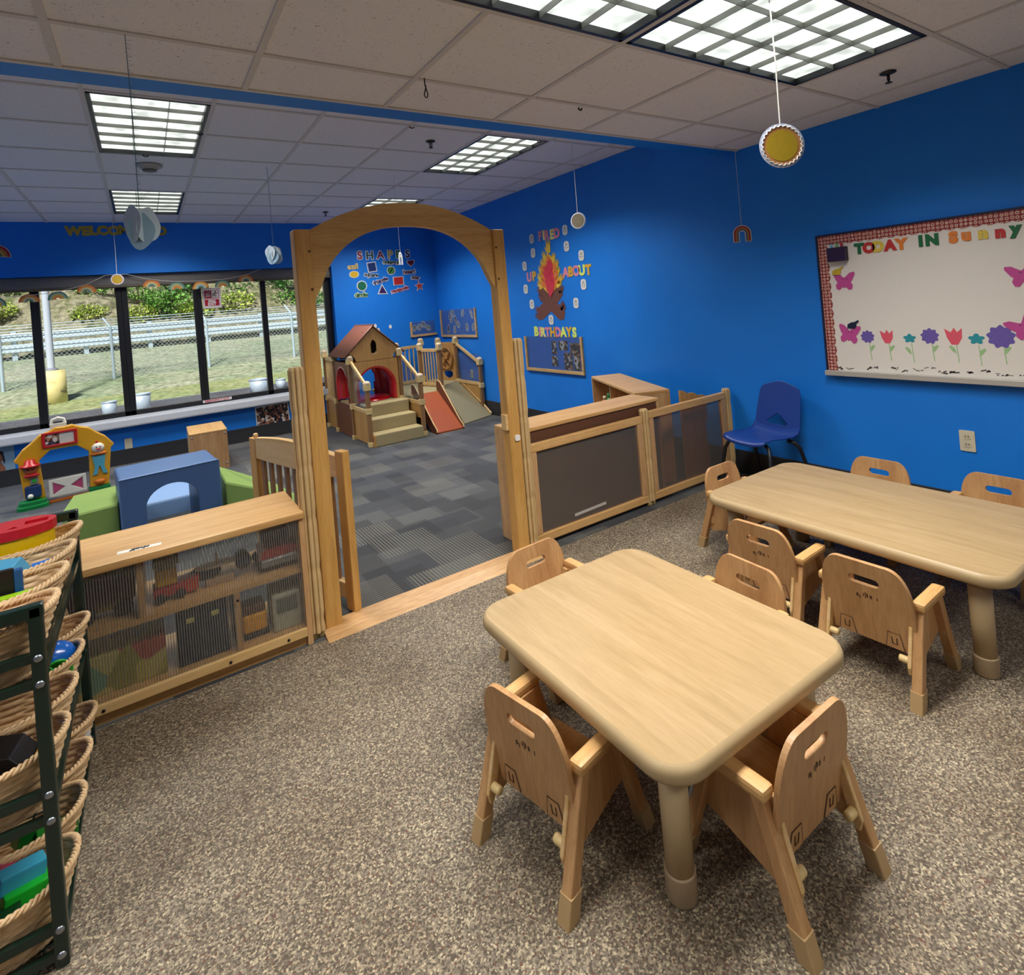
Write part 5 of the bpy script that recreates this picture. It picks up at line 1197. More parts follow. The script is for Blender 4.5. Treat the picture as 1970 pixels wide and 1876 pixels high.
def basket(label, loc, rz=0, base=None):
    if base: return dup(base, label, loc=loc, rz=rz)
    HT = .142; t = thing('wicker_basket', label, 'basket', loc, rz, 'wicker baskets on the green rack')
    nst, nu, nr = 20, 160, 15; vs = []; fs = []
    for layer in (0, 1):
        for k in range(nr * 2 + 1):
            row = k // 2; ph = 1 if row % 2 else -1; bulge = .0024 if k % 2 else -.0016
            for j in range(nu):
                tt = tau * j / nu; zf = k / (nr * 2); z = zf * rimz(tt, HT)
                x, y = basket_shape(tt, z, HT); l_ = sqrt(x * x + y * y); off = .0030 * ph * sin(tt * nst / 2) + bulge - .005 * layer
                vs.append((x + off * x / l_, y + off * y / l_, z))
    rows = nr * 2 + 1
    for layer in (0, 1):
        o = layer * rows * nu
        for i in range(rows - 1):
            for j in range(nu):
                a, b_, c_, d = o + i * nu + j, o + i * nu + (j + 1) % nu, o + (i + 1) * nu + (j + 1) % nu, o + (i + 1) * nu + j
                fs.append((a, b_, c_, d) if layer == 0 else (a, d, c_, b_))
    m = MB().add(vs, fs, None, True); m.add([(basket_shape(tau * j / nu, 0, HT)[0] * .98, basket_shape(tau * j / nu, 0, HT)[1] * .98, .004) for j in range(nu)], [tuple(range(nu))])
    m.build('woven_body', M_WICK, t)
    r_ = MB()
    for st in range(3):
        pts = []
        for j in range(180):
            tt = tau * j / 180; x, y = basket_shape(tt, HT, HT); l_ = sqrt(x * x + y * y); a = tt * 26 + st * tau / 3
            pts.append((x + .0055 * cos(a) * x / l_, y + .0055 * cos(a) * y / l_, rimz(tt, HT) + .0055 * sin(a)))
        r_.tube(pts, .0044, 6, closed=True)
    r_.build('braided_rim', M_WICK, t)
    f_ = MB()
    for st in range(2):
        pts = []
        for j in range(100):
            tt = tau * j / 100; x, y = basket_shape(tt, 0, HT); a = tt * 22 + st * pi; l_ = sqrt(x * x + y * y)
            pts.append((x + .003 * cos(a) * x / l_, y + .003 * cos(a) * y / l_, .004 + .003 * sin(a)))
        f_.tube(pts, .0035, 6, closed=True)
    f_.build('foot_rim', M_WICK, t)
    return t
BXC = -.413
YS = (2.50, 2.285, 2.075, 1.868)
RN = ['top', 'middle', 'bottom']; CN = ['farthest', 'second farthest', 'second nearest', 'nearest']
bk0 = None
for ti, z in enumerate(TZ):
    for ki, y in enumerate(YS):
        lb = ['%s wicker basket, top tier of the green rack, holding the %s', '%s wicker basket, middle tier of the green rack%s', '%s wicker basket on the bottom tier of the green rack%s'][ti]
        tail = [['yellow drum', 'blue toy car', 'black tablet toy', 'orange ball'], [', empty', ', with blue ball and green wheel', '', ', with yellow truck'], [', with white card', '', ', with green blocks', ', full of dark toys']][ti][ki]
        o = basket(lb % (CN[ki], tail), (BXC, y, z + .006), 0, bk0)
        bk0 = bk0 or o
TB = 'toys in the wicker baskets'
def toy(name, label, cat, loc, parts, rz=0, M=None):
    t = thing(name, label, cat, loc, rz, TB, M)
    for nm, mb, mt in parts: mb.build(nm, mt, t, bevel=.003)
    return t
b1 = TZ[0] + .012
toy('shape_drum', 'yellow shape sorter drum with red lid in the far top basket', 'shape sorter', (-.40, 2.50, b1), [
    ('drum', MB().rings([[(x, y, z) for x, y in circ(.105, 28, 0, 0, .068)] for z in (0, .165)]), plain('#dcb90c', .35, bump=.2, vscale=60)),
    ('lid', MB().prism(circ(.112, 32, 0, 0, .074), .030, [circ(.030, 16, -.062, 0, .022), [(.03, -.02), (.09, -.02), (.09, .02), (.03, .02)], [(-.012, -.045), (.02, -.045), (.004, -.02)]], z0=.165), plain('#c21526', .35))])
toy('ring_toy', 'lime and blue round toy at the left of the far top baskets', 'toy', (-.52, 2.39, b1 + .03), [
    ('ring', MB().tube([(.07 * cos(a), 0, .07 + .07 * sin(a)) for a in [tau * i / 24 for i in range(24)]], .016, 8, closed=True), plain('#8fc43a', .35)), ('ball', MB().sph((0, -.01, .07), .055), plain('#1f66c4', .3))], .4)
toy('toy_car', 'light blue toy car in the second top basket of the green rack', 'toy car', (-.46, 2.275, b1 + .075), [
    ('body', MB().prism([(-.11, 0), (.10, .0), (.12, .03), (.10, .065), (-.02, .075), (-.08, .07), (-.11, .04)], .10, M=Tr(0, .05, 0) @ XZ), plain('#3c9cc4', .3)),
    ('window', MB().prism([(-.05, .035), (.06, .04), (.02, .06), (-.04, .062)], .104, M=Tr(0, .052, 0) @ XZ), plain('#15181c', .2)),
    ('wheel', MB().lathe([(.03, -.06), (.03, .06)], 16, M=Tr(-.05, 0, .0) @ Rx(pi / 2)), M_BLACK)], -.1)
toy('toy_hammer', 'small blue red and yellow toy stick in the second top basket', 'toy', (-.29, 2.255, b1 + .115), [
    ('bar', MB().tube([(-.035, 0, 0), (.02, 0, .004)], .013, 8), plain('#1f66c4', .35)), ('tip', MB().tube([(.02, 0, .004), (.05, .004, .008)], .014, 8), plain('#c21526', .35)), ('handle', MB().tube([(-.03, 0, 0), (-.05, -.03, -.03)], .008, 6), plain('#dcc13a', .4))])
tag(MB().box(-.05, .05, -.03, .03, 0, .012, bev=.003).build('grey_block', plain('#77757a', .5), None, M=Tr(-.33, 2.275, b1 + .09)), 'flat grey toy piece in the second top basket', 'toy', TB)
toy('toy_tablet', 'black toy tablet with blue edge in the third top basket', 'toy tablet', (-.40, 2.085, b1 + .085), [
    ('screen', MB().box(-.065, .06, -.004, .008, 0, .095), M_BLACK), ('edge', MB().box(.06, .078, -.006, .010, 0, .09, bev=.003), plain('#17508c', .35)), ('edge', MB().box(-.08, -.065, -.006, .010, 0, .09, bev=.003), plain('#a82840', .35))])
toy('toy_comb', 'lime green toothed plastic strip in the third top basket', 'toy', (-.36, 2.055, b1 + .105), [('strip', MB().box(-.09, .10, -.014, .010, 0, .014, bev=.003), plain('#9ccc1c', .35)),
    ('teeth', MB().prism([(-.09 + .0095 * k, (.004 if k % 2 else 0)) for k in range(20)] + [(.09, -.006), (-.09, -.006)], .012, M=Tr(0, -.012, .002)), plain('#9ccc1c', .35))])
og_ = plain('#d9702c', .5)
tb_ = MB().sph((0, 0, .06), (.07, .055, .06))
toy('orange_ball', 'orange ridged ball toy in the nearest top basket', 'toy ball', (-.42, 1.872, b1 + .07), [('ball', tb_, og_), ('ridges', MB().tube([(.071 * cos(a), .02, .06 + .06 * sin(a)) for a in [pi * i / 12 for i in range(13)]], .006, 6).tube([(.071 * cos(a), -.02, .06 + .06 * sin(a)) for a in [pi * i / 12 for i in range(13)]], .006, 6), plain('#b0521c', .5))])
b2 = TZ[1] + .012
toy('blue_ball', 'shiny blue ball toy in a middle tier basket', 'toy ball', (-.305, 2.305, b2 + .085), [('ball', MB().sph((0, 0, .045), (.062, .05, .048)), plain('#1a66c8', .2, coat=.5)), ('band', MB().lathe([(.049, -.008), (.050, .008)], 20, M=Tr(-.02, 0, .045) @ Ry(pi / 2)), plain('#123a8c', .25))])
gw = MB().tube([(.036 * cos(a), 0, .036 * sin(a)) for a in [tau * i / 24 for i in range(24)]], .0045, 6, closed=True).sph((0, 0, 0), .011)
for k in range(6): gw.tube([(0, 0, 0), (.034 * cos(tau * k / 6), 0, .034 * sin(tau * k / 6))], .003, 5)
gw.lathe([(.033, -.003), (.033, .003)], 20, M=Tr(0, .012, 0) @ Rx(pi / 2))
toy('green_wheel', 'green spoked toy wheel leaning in a middle tier basket', 'toy wheel', (-.285, 2.225, b2 + .115), [('wheel', gw, plain('#1f9a2c', .3))], .2)
tag(MB().sph((0, 0, 0), (.035, .022, .02)).build('orange_piece', plain('#c8431e', .4), None, M=Tr(-.33, 2.215, b2 + .10)), 'small orange toy piece beside the green wheel', 'toy', TB)
tag(MB().box(-.035, .035, -.02, .025, 0, .035, bev=.01).build('white_piece', plain('#c9c2b6', .4), None, M=Tr(-.33, 2.20, b2 + .07)), 'rounded white toy piece beside the green wheel', 'toy', TB)
yt = plain('#dfa614', .35)
toy('yellow_truck', 'yellow toy truck with black cab in the nearest middle basket', 'toy truck', (-.39, 1.868, b2 + .06), [
    ('body', MB().box(-.13, .10, -.05, .05, 0, .045, bev=.01), yt), ('hood', MB().prism([(-.02, .045), (.10, .045), (.07, .085), (.0, .10)], .09, M=Tr(0, .045, 0) @ XZ), M_BLACK), ('wheel', MB().lathe([(.035, -.012), (.035, .012)], 18, M=Tr(-.02, -.055, .045) @ Rx(pi / 2)), plain('#3a3834', .4)),
    ('grille', MB().box(-.13, -.06, -.056, -.045, .0, .04), plain('#14182c', .4))], -.2)
toy('red_gear', 'orange red toothed toy piece at the left of the nearest middle basket', 'toy', (-.50, 1.83, b2 + .09), [('gear', MB().prism([((.036 if (i // 2) % 2 else .028) * cos(tau * i / 28), (.036 if (i // 2) % 2 else .028) * sin(tau * i / 28)) for i in range(28)], .014, M=XZ), plain('#d2502a', .4))])
b3 = TZ[2] + .012
tag(MB().box(-.04, .04, -.002, .0, 0, .05).build('white_card', plain('#c6c2c0', .5), None, M=Tr(-.28, 2.44, b3 + .06) @ Rx(-.3)), 'white card in the far basket of the bottom tier', 'card', TB)
for (x, y, z, cc, lb, r_) in ((-.34, 2.09, .09, '#0f5a1c', 'dark green plastic block leaning in a bottom tier basket', .5), (-.29, 2.06, .08, '#14701f', 'green plastic block at the right of a bottom tier basket', .2), (-.33, 1.88, .09, '#16b02c', 'bright green plastic block in the nearest bottom basket', .3),
                            (-.34, 1.90, .125, '#3aa0c0', 'light blue plastic block on the green one in the nearest bottom basket', .35), (-.40, 1.93, .12, '#a8325c', 'pink plastic toy in the nearest bottom basket', .8), (-.38, 1.83, .08, '#0c3a14', 'very dark green block at the front of the nearest bottom basket', .1),
                            (-.46, 1.87, .10, '#182238', 'navy plastic toy in the nearest bottom basket', .4), (-.50, 1.83, .06, '#6a1220', 'dark red plastic toy at the left of the nearest bottom basket', .7), (-.53, 1.86, .10, '#4a86b0', 'pale blue plastic toy at the left of the nearest bottom basket', .2)):
    tag(MB().box(-.045, .045, -.022, .022, -.02, .02, bev=.004).build('toy_block', plain(cc, .3), None, M=Tr(x, y, b3 + z) @ Rz(r_) @ Ry(r_ * .5)), lb, 'toy block', TB)

# ------------------------------------------------------------------ things hanging from the ceiling
M_STR = plain('#d8d4c8', .7)
def string(m, x, y, z0, z1, r=.0022): return m.tube([(x, y, z0), (x + .003, y, (z0 + z1) / 2), (x, y, z1)], r, 6)
def sun(label, x, y, zt, zc, r, yaw, strr=.002, back=False):
    t = thing('paper_sun', label, 'paper sun', (x, y, 0), yaw, 'hanging paper suns')
    string(MB(), 0, 0, zt, zc + r).build('string', M_STR, t)
    zig = [((r * (.90 if i % 2 else .80)) * cos(tau * i / 52), zc + (r * (.90 if i % 2 else .80)) * sin(tau * i / 52)) for i in range(52)]
    MB().prism(circ(r, 36, 0, zc), .0012, M=Tr(0, .0006, 0) @ XZ).build('clear_backing', plain('#b9c2d6', .25), t)
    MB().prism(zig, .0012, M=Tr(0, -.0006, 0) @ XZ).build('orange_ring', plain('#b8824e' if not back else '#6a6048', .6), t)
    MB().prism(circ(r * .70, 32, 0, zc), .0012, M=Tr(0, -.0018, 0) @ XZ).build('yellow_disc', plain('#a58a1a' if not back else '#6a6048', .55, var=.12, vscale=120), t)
    MB().tube([(1.04 * a * (r * .90) if False else (r * (.92 if i % 2 else .83)) * cos(tau * i / 52), -.003, zc + (r * (.92 if i % 2 else .83)) * sin(tau * i / 52)) for i, a in [(k, 1) for k in range(52)]], .0022, 4, closed=True).build('white_edging', plain('#dfe2ea', .5), t)
sun('large golden paper sun with zigzag edge hanging in front of the blue wall', 1.898, 1.108, NEAR_Z, 1.926, .078, -.62)
sun('small yellow paper sun hanging in front of the window shade', -.197, 7.551, FAR_Z, 2.07, .06, -.05)
sun('brown looking paper sun seen from an angle near the word FIRED', 3.135, 3.68, FAR_Z, 2.10, .07, -1.15, back=True)
def cloud(label, x, y, zt, zc, s_, n, seed, fuzzy=True):
    t = thing('paper_cloud', label, 'paper cloud', (x, y, 0), 0, 'hanging paper clouds'); rnd = random.Random(seed)
    m = string(MB(), 0, 0, zt, zc + s_ * .95, .0013)
    if fuzzy:
        for k in range(60):
            z = zt - .02 - (zt - zc - s_) * k / 60; a = rnd.uniform(-.5, .5); l_ = rnd.uniform(.008, .02)
            m.tube([(0, 0, z), (l_ * cos(a), l_ * sin(a) * .4, z - rnd.uniform(-.004, .012))], .0005, 4)
    m.build('cord', plain('#5b7f8f', .6), t)
    cols = ['#c3d2dc', '#93b6ce', '#b4cad8', '#a6c2d4', '#cad8e0']
    for k in range(n):
        a = -.95 + 1.5 * k / max(1, n - 1) - .1 * (k % 2); dx = s_ * (-.32 + .62 * k / max(1, n - 1)); dz = s_ * (.20 - .36 * (k % 2) - .1 * k / n)
        out = [((s_ * (.62 + .05 * sin(3 * b + k))) * cos(b), s_ * (.92 if n < 4 else .72) * (1 + .06 * cos(4 * b + k)) * sin(b)) for b in [tau * i / 40 for i in range(40)]]
        MB().prism(out, .0014, M=Tr(dx, -.006 * (k % 2), zc + dz) @ Rz(a) @ XZ).build('paper_petal', plain(cols[k % 5], .6), t)
cloud('large pale blue paper cloud hanging in front of the WELCOME letters', .016, 2.192, NEAR_Z, 1.805, .064, 3, 2)
cloud('small pale blue paper cloud hanging left of the arch', .935, 4.949, FAR_Z, 2.01, .083, 5, 3)
RB = [plain(h, .6) for h in ('#a03440', '#c07a3c', '#c8ac5a', '#5a8a6c', '#54708a')]
def rainbow_mesh(R_, w_, bands, z=.0016, h=0.0, stand=None):
    out = []
    for k, mt in enumerate(bands):
        ro = R_ - k * w_; ri = ro - w_
        pts = [(ro * cos(a), ro * sin(a)) for a in [pi * i / 18 for i in range(19)]]; p2 = [(ri * cos(a), ri * sin(a)) for a in [pi * i / 18 for i in range(19)]]
        if h: pts = [(ro, -h)] + pts + [(-ro, -h)]; p2 = [(ri, -h)] + p2 + [(-ri, -h)]
        out.append((MB().prism(pts + p2[::-1], z), mt))
    return out
def rainbow(name, label, M, R_, w_, bands, h=0.0, group=None, zt=None, sx=1.0, white=True):
    t = thing(name, label, 'paper rainbow', M=M @ Matrix.Diagonal((sx, 1, 1, 1)), group=group)
    if white: rainbow_mesh(R_ + .006, w_ * len(bands) + .012, [0], .001, h + .004)[0][0].build('backing', M_WHITE, t, M=Tr(0, 0, -.0011))
    for mb, mt in rainbow_mesh(R_, w_, bands, .0016, h): mb.build('band', mt, t)
    if zt: string(MB(), 0, R_, 0, 0, .001) if False else MB().tube([(0, R_, 0), (0, zt, 0)], .0016, 6).build('string', M_STR, t)
    return t
def hangM(x, y, z, yaw): return Tr(x, y, z) @ Rz(yaw) @ XZ
rainbow('paper_rainbow', 'small paper rainbow on a long string before the bare blue wall', hangM(3.70, 2.52, 1.815, -.75), .058, .011, [RB[0], RB[1], RB[4]], .055, 'hanging paper rainbows', NEAR_Z - 1.815)
rainbow('paper_rainbow', 'thin paper rainbow seen edge on, hanging over the SHAPES letters', hangM(2.055, 5.0, 1.955, .45), .055, .011, [M_WHITE, RB[4], M_WHITE], .055, 'hanging paper rainbows', FAR_Z - 1.955, .45)
rainbow('paper_rainbow', 'red edged paper rainbow on the blue header at the left edge', BW(-1.222, 2.385, .006, -.1), .118, .022, [plain('#a02034', .6), plain('#c0702c', .6), plain('#c8a040', .6), plain('#4a6a4c', .6)], .0)
gl = [(-1.255, 1.93, 0), (-.985, 1.945, 1), (-.745, 1.96, 0), (-.492, 2.02, 1), (.119, 2.045, 1), (.371, 2.005, 0), (.622, 2.0, 2), (.86, 2.005, 0), (1.13, 2.06, 1)]
GB = [[plain('#5a7a6c', .6), plain('#8aa88c', .6), plain('#c99a4a', .6), plain('#c8783a', .6)], [plain('#bf6a30', .6), plain('#cf8f44', .6), plain('#b9b48a', .6), plain('#54786c', .6)], [plain('#d28a3c', .6), plain('#dcae62', .6), plain('#a9c4bc', .6), plain('#6a8a8c', .6)]]
place = ['at the left photo edge', 'over the first dark window post', 'second right of the first window post', 'left of the small hanging sun', 'first right of the small hanging sun', 'second right of the small hanging sun', 'directly above the fire exit sign', 'just right of the fire exit sign', 'last of the string near the arch']
cn = ['green edged', 'orange edged', 'amber edged']
for (x, z, k), pl_ in zip(gl, place):
    rainbow('garland_rainbow', '%s garland rainbow %s' % (cn[k], pl_), BW(x, z - .055, .04, random.uniform(-.12, .12), 7.90), .088, .0175, GB[k], 0, 'window garland rainbows', None, 1.0, False)
gp_ = [(-1.45, 1.93), (-1.255, 1.955), (-.985, 1.96), (-.745, 1.985), (-.492, 2.05), (-.31, 2.148), (-.12, 2.150), (.119, 2.075), (.371, 2.04), (.622, 2.035), (.86, 2.04), (1.13, 2.085), (1.30, 2.150)]
tag(MB().tube([(x, 7.852, z) for x, z in gp_], .003, 6).build('garland_string', M_STR), 'pale string of the rainbow garland along the window head', 'string')
# ceiling hardware
def sprinkler(label, x, y, z):
    t = thing('sprinkler', label, 'sprinkler', (x, y, z), 0, 'ceiling sprinklers'); c_ = plain('#3a3634', .35, metal=.6)
    MB().lathe([(.036, 0), (.036, -.004), (.018, -.008), (.014, -.012)][::-1], 20).build('escutcheon', c_, t)
    MB().tube([(.010, 0, -.01), (.012, 0, -.035), (.004, 0, -.045)], .0028, 6).tube([(-.010, 0, -.01), (-.012, 0, -.035), (-.004, 0, -.045)], .0028, 6).lathe([(.004, -.05), (.004, -.012)], 8).build('frame_arms', c_, t)
    MB().lathe([(.016, -.052), (.016, -.049)], 16).build('deflector', c_, t)
sprinkler('round ceiling sprinkler beside the large light, near the right wall', 3.162, 1.268, NEAR_Z)
sprinkler('ceiling sprinkler beyond the blue beam, left of the slanted light', 1.934, 3.922, FAR_Z)
sprinkler('small far ceiling sprinkler just left of the arch top', 1.945, 6.968, FAR_Z)
sm = thing('smoke_detector', 'round white smoke detector between the two left ceiling lights', 'smoke detector', (.125, 5.121, FAR_Z))
MB().lathe([(.05, -.035), (.058, -.032), (.062, -.018), (.085, -.014), (.09, 0)], 28).build('housing', plain('#b5b0a6', .5), sm)
MB().lathe([(.034, -.05), (.046, -.046), (.05, -.035)], 24).build('chamber', plain('#6a665f', .5), sm)
tag(MB().tube([(0, 0, 0), (.001, 0, -.032), (.006, .001, -.05), (.011, 0, -.068), (.007, 0, -.082), (-.001, 0, -.084), (-.006, 0, -.074), (-.002, 0, -.058), (.004, 0, -.04), (.003, .001, -.03)], .0026, 6).build('ribbon_loop', plain('#15130f', .5), None, M=Tr(1.062, 2.162, NEAR_Z)), 'black ribbon loop hanging from the near ceiling grid', 'ribbon')
tag(MB().tube([(-.012, 0, -.004), (-.008, 0, -.014), (.004, 0, -.017), (.012, 0, -.006)], .0045, 6).build('ceiling_hook', plain('#15130f', .4), None, M=Tr(1.961, 2.21, NEAR_Z)), 'small black hook clipped to the near ceiling grid', 'hook')
hk = None
for (x, y, lb) in ((.40, 4.20, 'tiny black clip on the ceiling grid left of the right hand sprinkler'), (.10, 4.83, 'tiny dark clip on the ceiling grid by the smoke detector'), (1.66, 3.64, 'tiny dark clip on the ceiling grid behind the beam over the sprinkler'), (2.78, 3.66, 'tiny dark clip on the ceiling grid right of the slanted light')):
    o = MB().tube([(-.02, 0, -.003), (0, 0, -.012), (.02, 0, -.004)], .004, 6).build('grid_clip', M_BLACK, None, M=Tr(x, y, FAR_Z)); tag(o, lb, 'clip', 'ceiling grid clips')

# ------------------------------------------------------------------ outside the windows
def ground_mat(name, stops, sc, sc2, bump=.5):
    m, nt, b = newmat(name); b.inputs['Roughness'].default_value = .95; b.inputs['Specular IOR Level'].default_value = .05
    v = coords(nt, (1, 1, 1)); n1 = N(nt, 'TexNoise'); n1.inputs['Scale'].default_value = sc; n1.inputs['Detail'].default_value = 8; n1.inputs['Roughness'].default_value = .7; nt.links.new(v, n1.inputs['Vector'])
    r = ramp(nt, stops); nt.links.new(n1.outputs['Fac'], r.inputs[0])
    n2 = N(nt, 'TexNoise'); n2.inputs['Scale'].default_value = sc2; n2.inputs['Detail'].default_value = 4; nt.links.new(v, n2.inputs['Vector'])
    r2_ = ramp(nt, [(.3, '#8c8c86'), (.65, '#ffffff')]); nt.links.new(n2.outputs['Fac'], r2_.inputs[0])
    mx = N(nt, 'MixRGB', blend_type='MULTIPLY'); mx.inputs[0].default_value = .8; nt.links.new(r.outputs[0], mx.inputs[1]); nt.links.new(r2_.outputs[0], mx.inputs[2]); nt.links.new(mx.outputs[0], b.inputs['Base Color'])
    bp = N(nt, 'Bump'); bp.inputs['Strength'].default_value = bump; bp.inputs['Distance'].default_value = .1; nt.links.new(n2.outputs['Fac'], bp.inputs['Height']); nt.links.new(bp.outputs[0], b.inputs['Normal']); return m
M_GRASS = ground_mat('mown_grass', [(.3, '#8a9a78'), (.48, '#a3a88c'), (.62, '#b5b29a'), (.8, '#a5aa90')], .45, 7)  # greens greyed so the colour carries the whitish haze and window glare
M_GRASS2 = ground_mat('lush_grass', [(.3, '#8f9f68'), (.6, '#b0b082'), (.8, '#bdb28c')], 1.2, 9)
M_BRUSH = ground_mat('dry_brush_bank', [(.34, '#4f5f38'), (.44, '#7e7a5c'), (.54, '#a09680'), (.64, '#6f6a54'), (.74, '#8fa05a')], 1.6, 5.5, 1.0)
M_CONC = ground_mat('pale_concrete', [(.3, '#a9acb3'), (.7, '#c0c3c9')], .6, 14, .1)
M_ASPH = ground_mat('dark_asphalt', [(.3, '#5c5a62'), (.7, '#79767f')], 1.0, 20, .2)
def strip(name, y0, y1, z0, z1, mat, x0=-22, x1=30, ny=1, nx=1, f=None):
    vs, fs = [], []
    for j in range(ny + 1):
        for i in range(nx + 1):
            x = x0 + (x1 - x0) * i / nx; y = y0 + (y1 - y0) * j / ny; z = z0 + (z1 - z0) * j / ny
            vs.append((x, y, z + (f(x, y) if f else 0)))
    for j in range(ny):
        for i in range(nx): a = j * (nx + 1) + i; fs.append((a, a + 1, a + nx + 2, a + nx + 1))
    return struct(MB().add(vs, fs, None, True).build(name, mat))
strip('ground', 8.15, 14.0, -.12, -.11, M_CONC); strip('ground', 14.0, 15.25, -.11, -.10, M_ASPH)
strip('ground', 15.25, 17.2, -.08, .0, M_GRASS2); strip('ground', 17.2, 25.6, .0, .93, M_GRASS)
rh = random.Random(21)
W_ = [(rh.uniform(.2, 1.1), rh.uniform(.2, 1.1), rh.uniform(0, 6), rh.uniform(.1, .45)) for _ in range(14)]
strip('ground', 25.6, 62, .93, 26, M_BRUSH, -34, 52, 46, 90, lambda x, y: min(1, (y - 25.6) / 3) * sum(a * sin(fx * x + fy * y + p) for fx, fy, p, a in W_))
fn = thing('chain_link_fence', 'galvanised chain link fence with barbed wire arms beyond the lawn', 'fence', (0, 19.52, 0))
M_GALV = plain('#b9c6d2', .4, metal=.3)
fx_ = [-3.10, -.76, 1.60, 4.06, 6.5, 9.0]
def gz_(y): return max(0, (y - 17.2) / 8.4 * .93)
FZ = gz_(19.5)
for x in fx_:
    MB().tube([(x, 0, 0), (x, 0, 1.72)], .038, 10).build('post', M_GALV, fn)
    MB().tube([(x, 0, 1.70), (x - .16, .1, 1.98)], .03, 8).build('arm', M_GALV, fn)
wr = MB()
for k in range(3): wr.tube([(-9, .02 + .035 * k, 1.78 + .075 * k), (12, .02 + .035 * k, 1.78 + .075 * k)], .010, 5)
wr.build('barbed_wire', M_GALV, fn)
MB().tube([(-9, 0, 1.70), (12, 0, 1.70)], .02, 6).build('top_rail', M_GALV, fn)
def chain_mat():
    m, nt, b = newmat('chain_link'); out = [n for n in nt.nodes if n.type == 'OUTPUT_MATERIAL'][0]
    b.inputs['Base Color'].default_value = lin('#8f979c'); b.inputs['Roughness'].default_value = .5
    tc = N(nt, 'TexCoord'); sx = N(nt, 'SeparateXYZ'); nt.links.new(tc.outputs['Object'], sx.inputs[0]); fs = []
    for op in ('ADD', 'SUBTRACT'):
        a = N(nt, 'Math', operation=op); nt.links.new(sx.outputs[0], a.inputs[0]); nt.links.new(sx.outputs[2], a.inputs[1])
        p = N(nt, 'Math', operation='PINGPONG'); p.inputs[1].default_value = .055; nt.links.new(a.outputs[0], p.inputs[0])
        l = N(nt, 'Math', operation='LESS_THAN'); l.inputs[1].default_value = .006; nt.links.new(p.outputs[0], l.inputs[0]); fs.append(l)
    mxm = N(nt, 'Math', operation='MAXIMUM'); nt.links.new(fs[0].outputs[0], mxm.inputs[0]); nt.links.new(fs[1].outputs[0], mxm.inputs[1])
    tr = N(nt, 'BsdfTransparent'); mx = N(nt, 'MixShader'); nt.links.new(mxm.outputs[0], mx.inputs[0]); nt.links.new(tr.outputs[0], mx.inputs[1]); nt.links.new(b.outputs[0], mx.inputs[2]); nt.links.new(mx.outputs[0], out.inputs[0]); return m
MB().add([(-9, .03, FZ), (12, .03, FZ), (12, .03, 1.7), (-9, .03, 1.7)], [(0, 1, 2, 3)]).build('wire_mesh', chain_mat(), fn)
grl = thing('guardrail', 'double steel guardrail along the foot of the brushy bank', 'guardrail', (0, 25.2, gz_(25.2)))
wprof = [(0, -.125), (-.07, -.10), (-.07, -.04), (0, 0), (-.07, .04), (-.07, .10), (0, .125)]
def beam(z, name):
    vs, fs = [], []
    for x in (-14, 22): vs += [(x, y, z + dz) for y, dz in wprof]
    n = len(wprof)
    for i in range(n - 1): fs.append((i, i + 1, n + i + 1, n + i))
    o = MB().add(vs, fs).build(name, plain('#cfdae6', .35, metal=.25), grl); md = o.modifiers.new('t', 'SOLIDIFY'); md.thickness = .02
beam(.78, 'rail_beam'); beam(.40, 'rail_beam')
for k in range(13):
    x = -9.4 + 1.92 * k
    MB().box(x - .07, x + .07, .02, .18, -.05, .98 if k % 2 else .54).build('post', M_GALV, grl)
# shrubs on the bank
def leaf_mat(name, a, b_, c_):
    m, nt, b = newmat(name); b.inputs['Roughness'].default_value = .7
    nz = N(nt, 'TexNoise'); nz.inputs['Scale'].default_value = 1.4; nz.inputs['Detail'].default_value = 3; nt.links.new(coords(nt), nz.inputs['Vector'])
    r = ramp(nt, [(.3, a), (.5, b_), (.7, c_)]); nt.links.new(nz.outputs['Fac'], r.inputs[0]); nt.links.new(r.outputs[0], b.inputs['Base Color']); return m
LG = [leaf_mat('green_leaves', '#3f6e2c', '#69963c', '#8cb24e'), leaf_mat('yellow_green_leaves', '#7f9636', '#a8b84c', '#c2cc66'), leaf_mat('deep_green_leaves', '#2f5a2a', '#4f8440', '#6ea052')]
def shrub(label, x, y, s_, seed, mt):
    rnd = random.Random(seed); m = MB(); z0 = gz_(y) if y < 25.6 else .93 + (y - 25.6) / 36.4 * 25.07
    for k in range(520):
        while True:
            p = Vector((rnd.uniform(-1, 1), rnd.uniform(-1, 1), rnd.uniform(-1, 1)))
            if .35 < p.length < 1: break
        p = Vector((p.x * s_ * 1.3, p.y * s_, (p.z + .75) * s_ * .75)); q = Matrix.Rotation(rnd.uniform(0, tau), 3, 'Z') @ Matrix.Rotation(rnd.uniform(-1.1, 1.1), 3, 'X'); l_ = s_ * rnd.uniform(.10, .2)
        m.add([tuple(p + q @ Vector(v)) for v in ((0, 0, 0), (l_ * .5, l_ * .4, .03), (0, l_ * 1.3, 0), (-l_ * .5, l_ * .4, .03))], [(0, 1, 2, 3)])
    o = thing('shrub', label, 'shrub', (x, y, z0), 0, 'shrubs on the bank')
    m.build('foliage', mt, o); MB().tube([(0, 0, -.4), (.05 * s_, 0, s_ * .5), (.02, 0, s_)], .04 * s_, 6).tube([(0, 0, -.4), (-.3 * s_, 0, s_ * .6)], .03 * s_, 6).build('stem', plain('#5a4a38', .8), o)
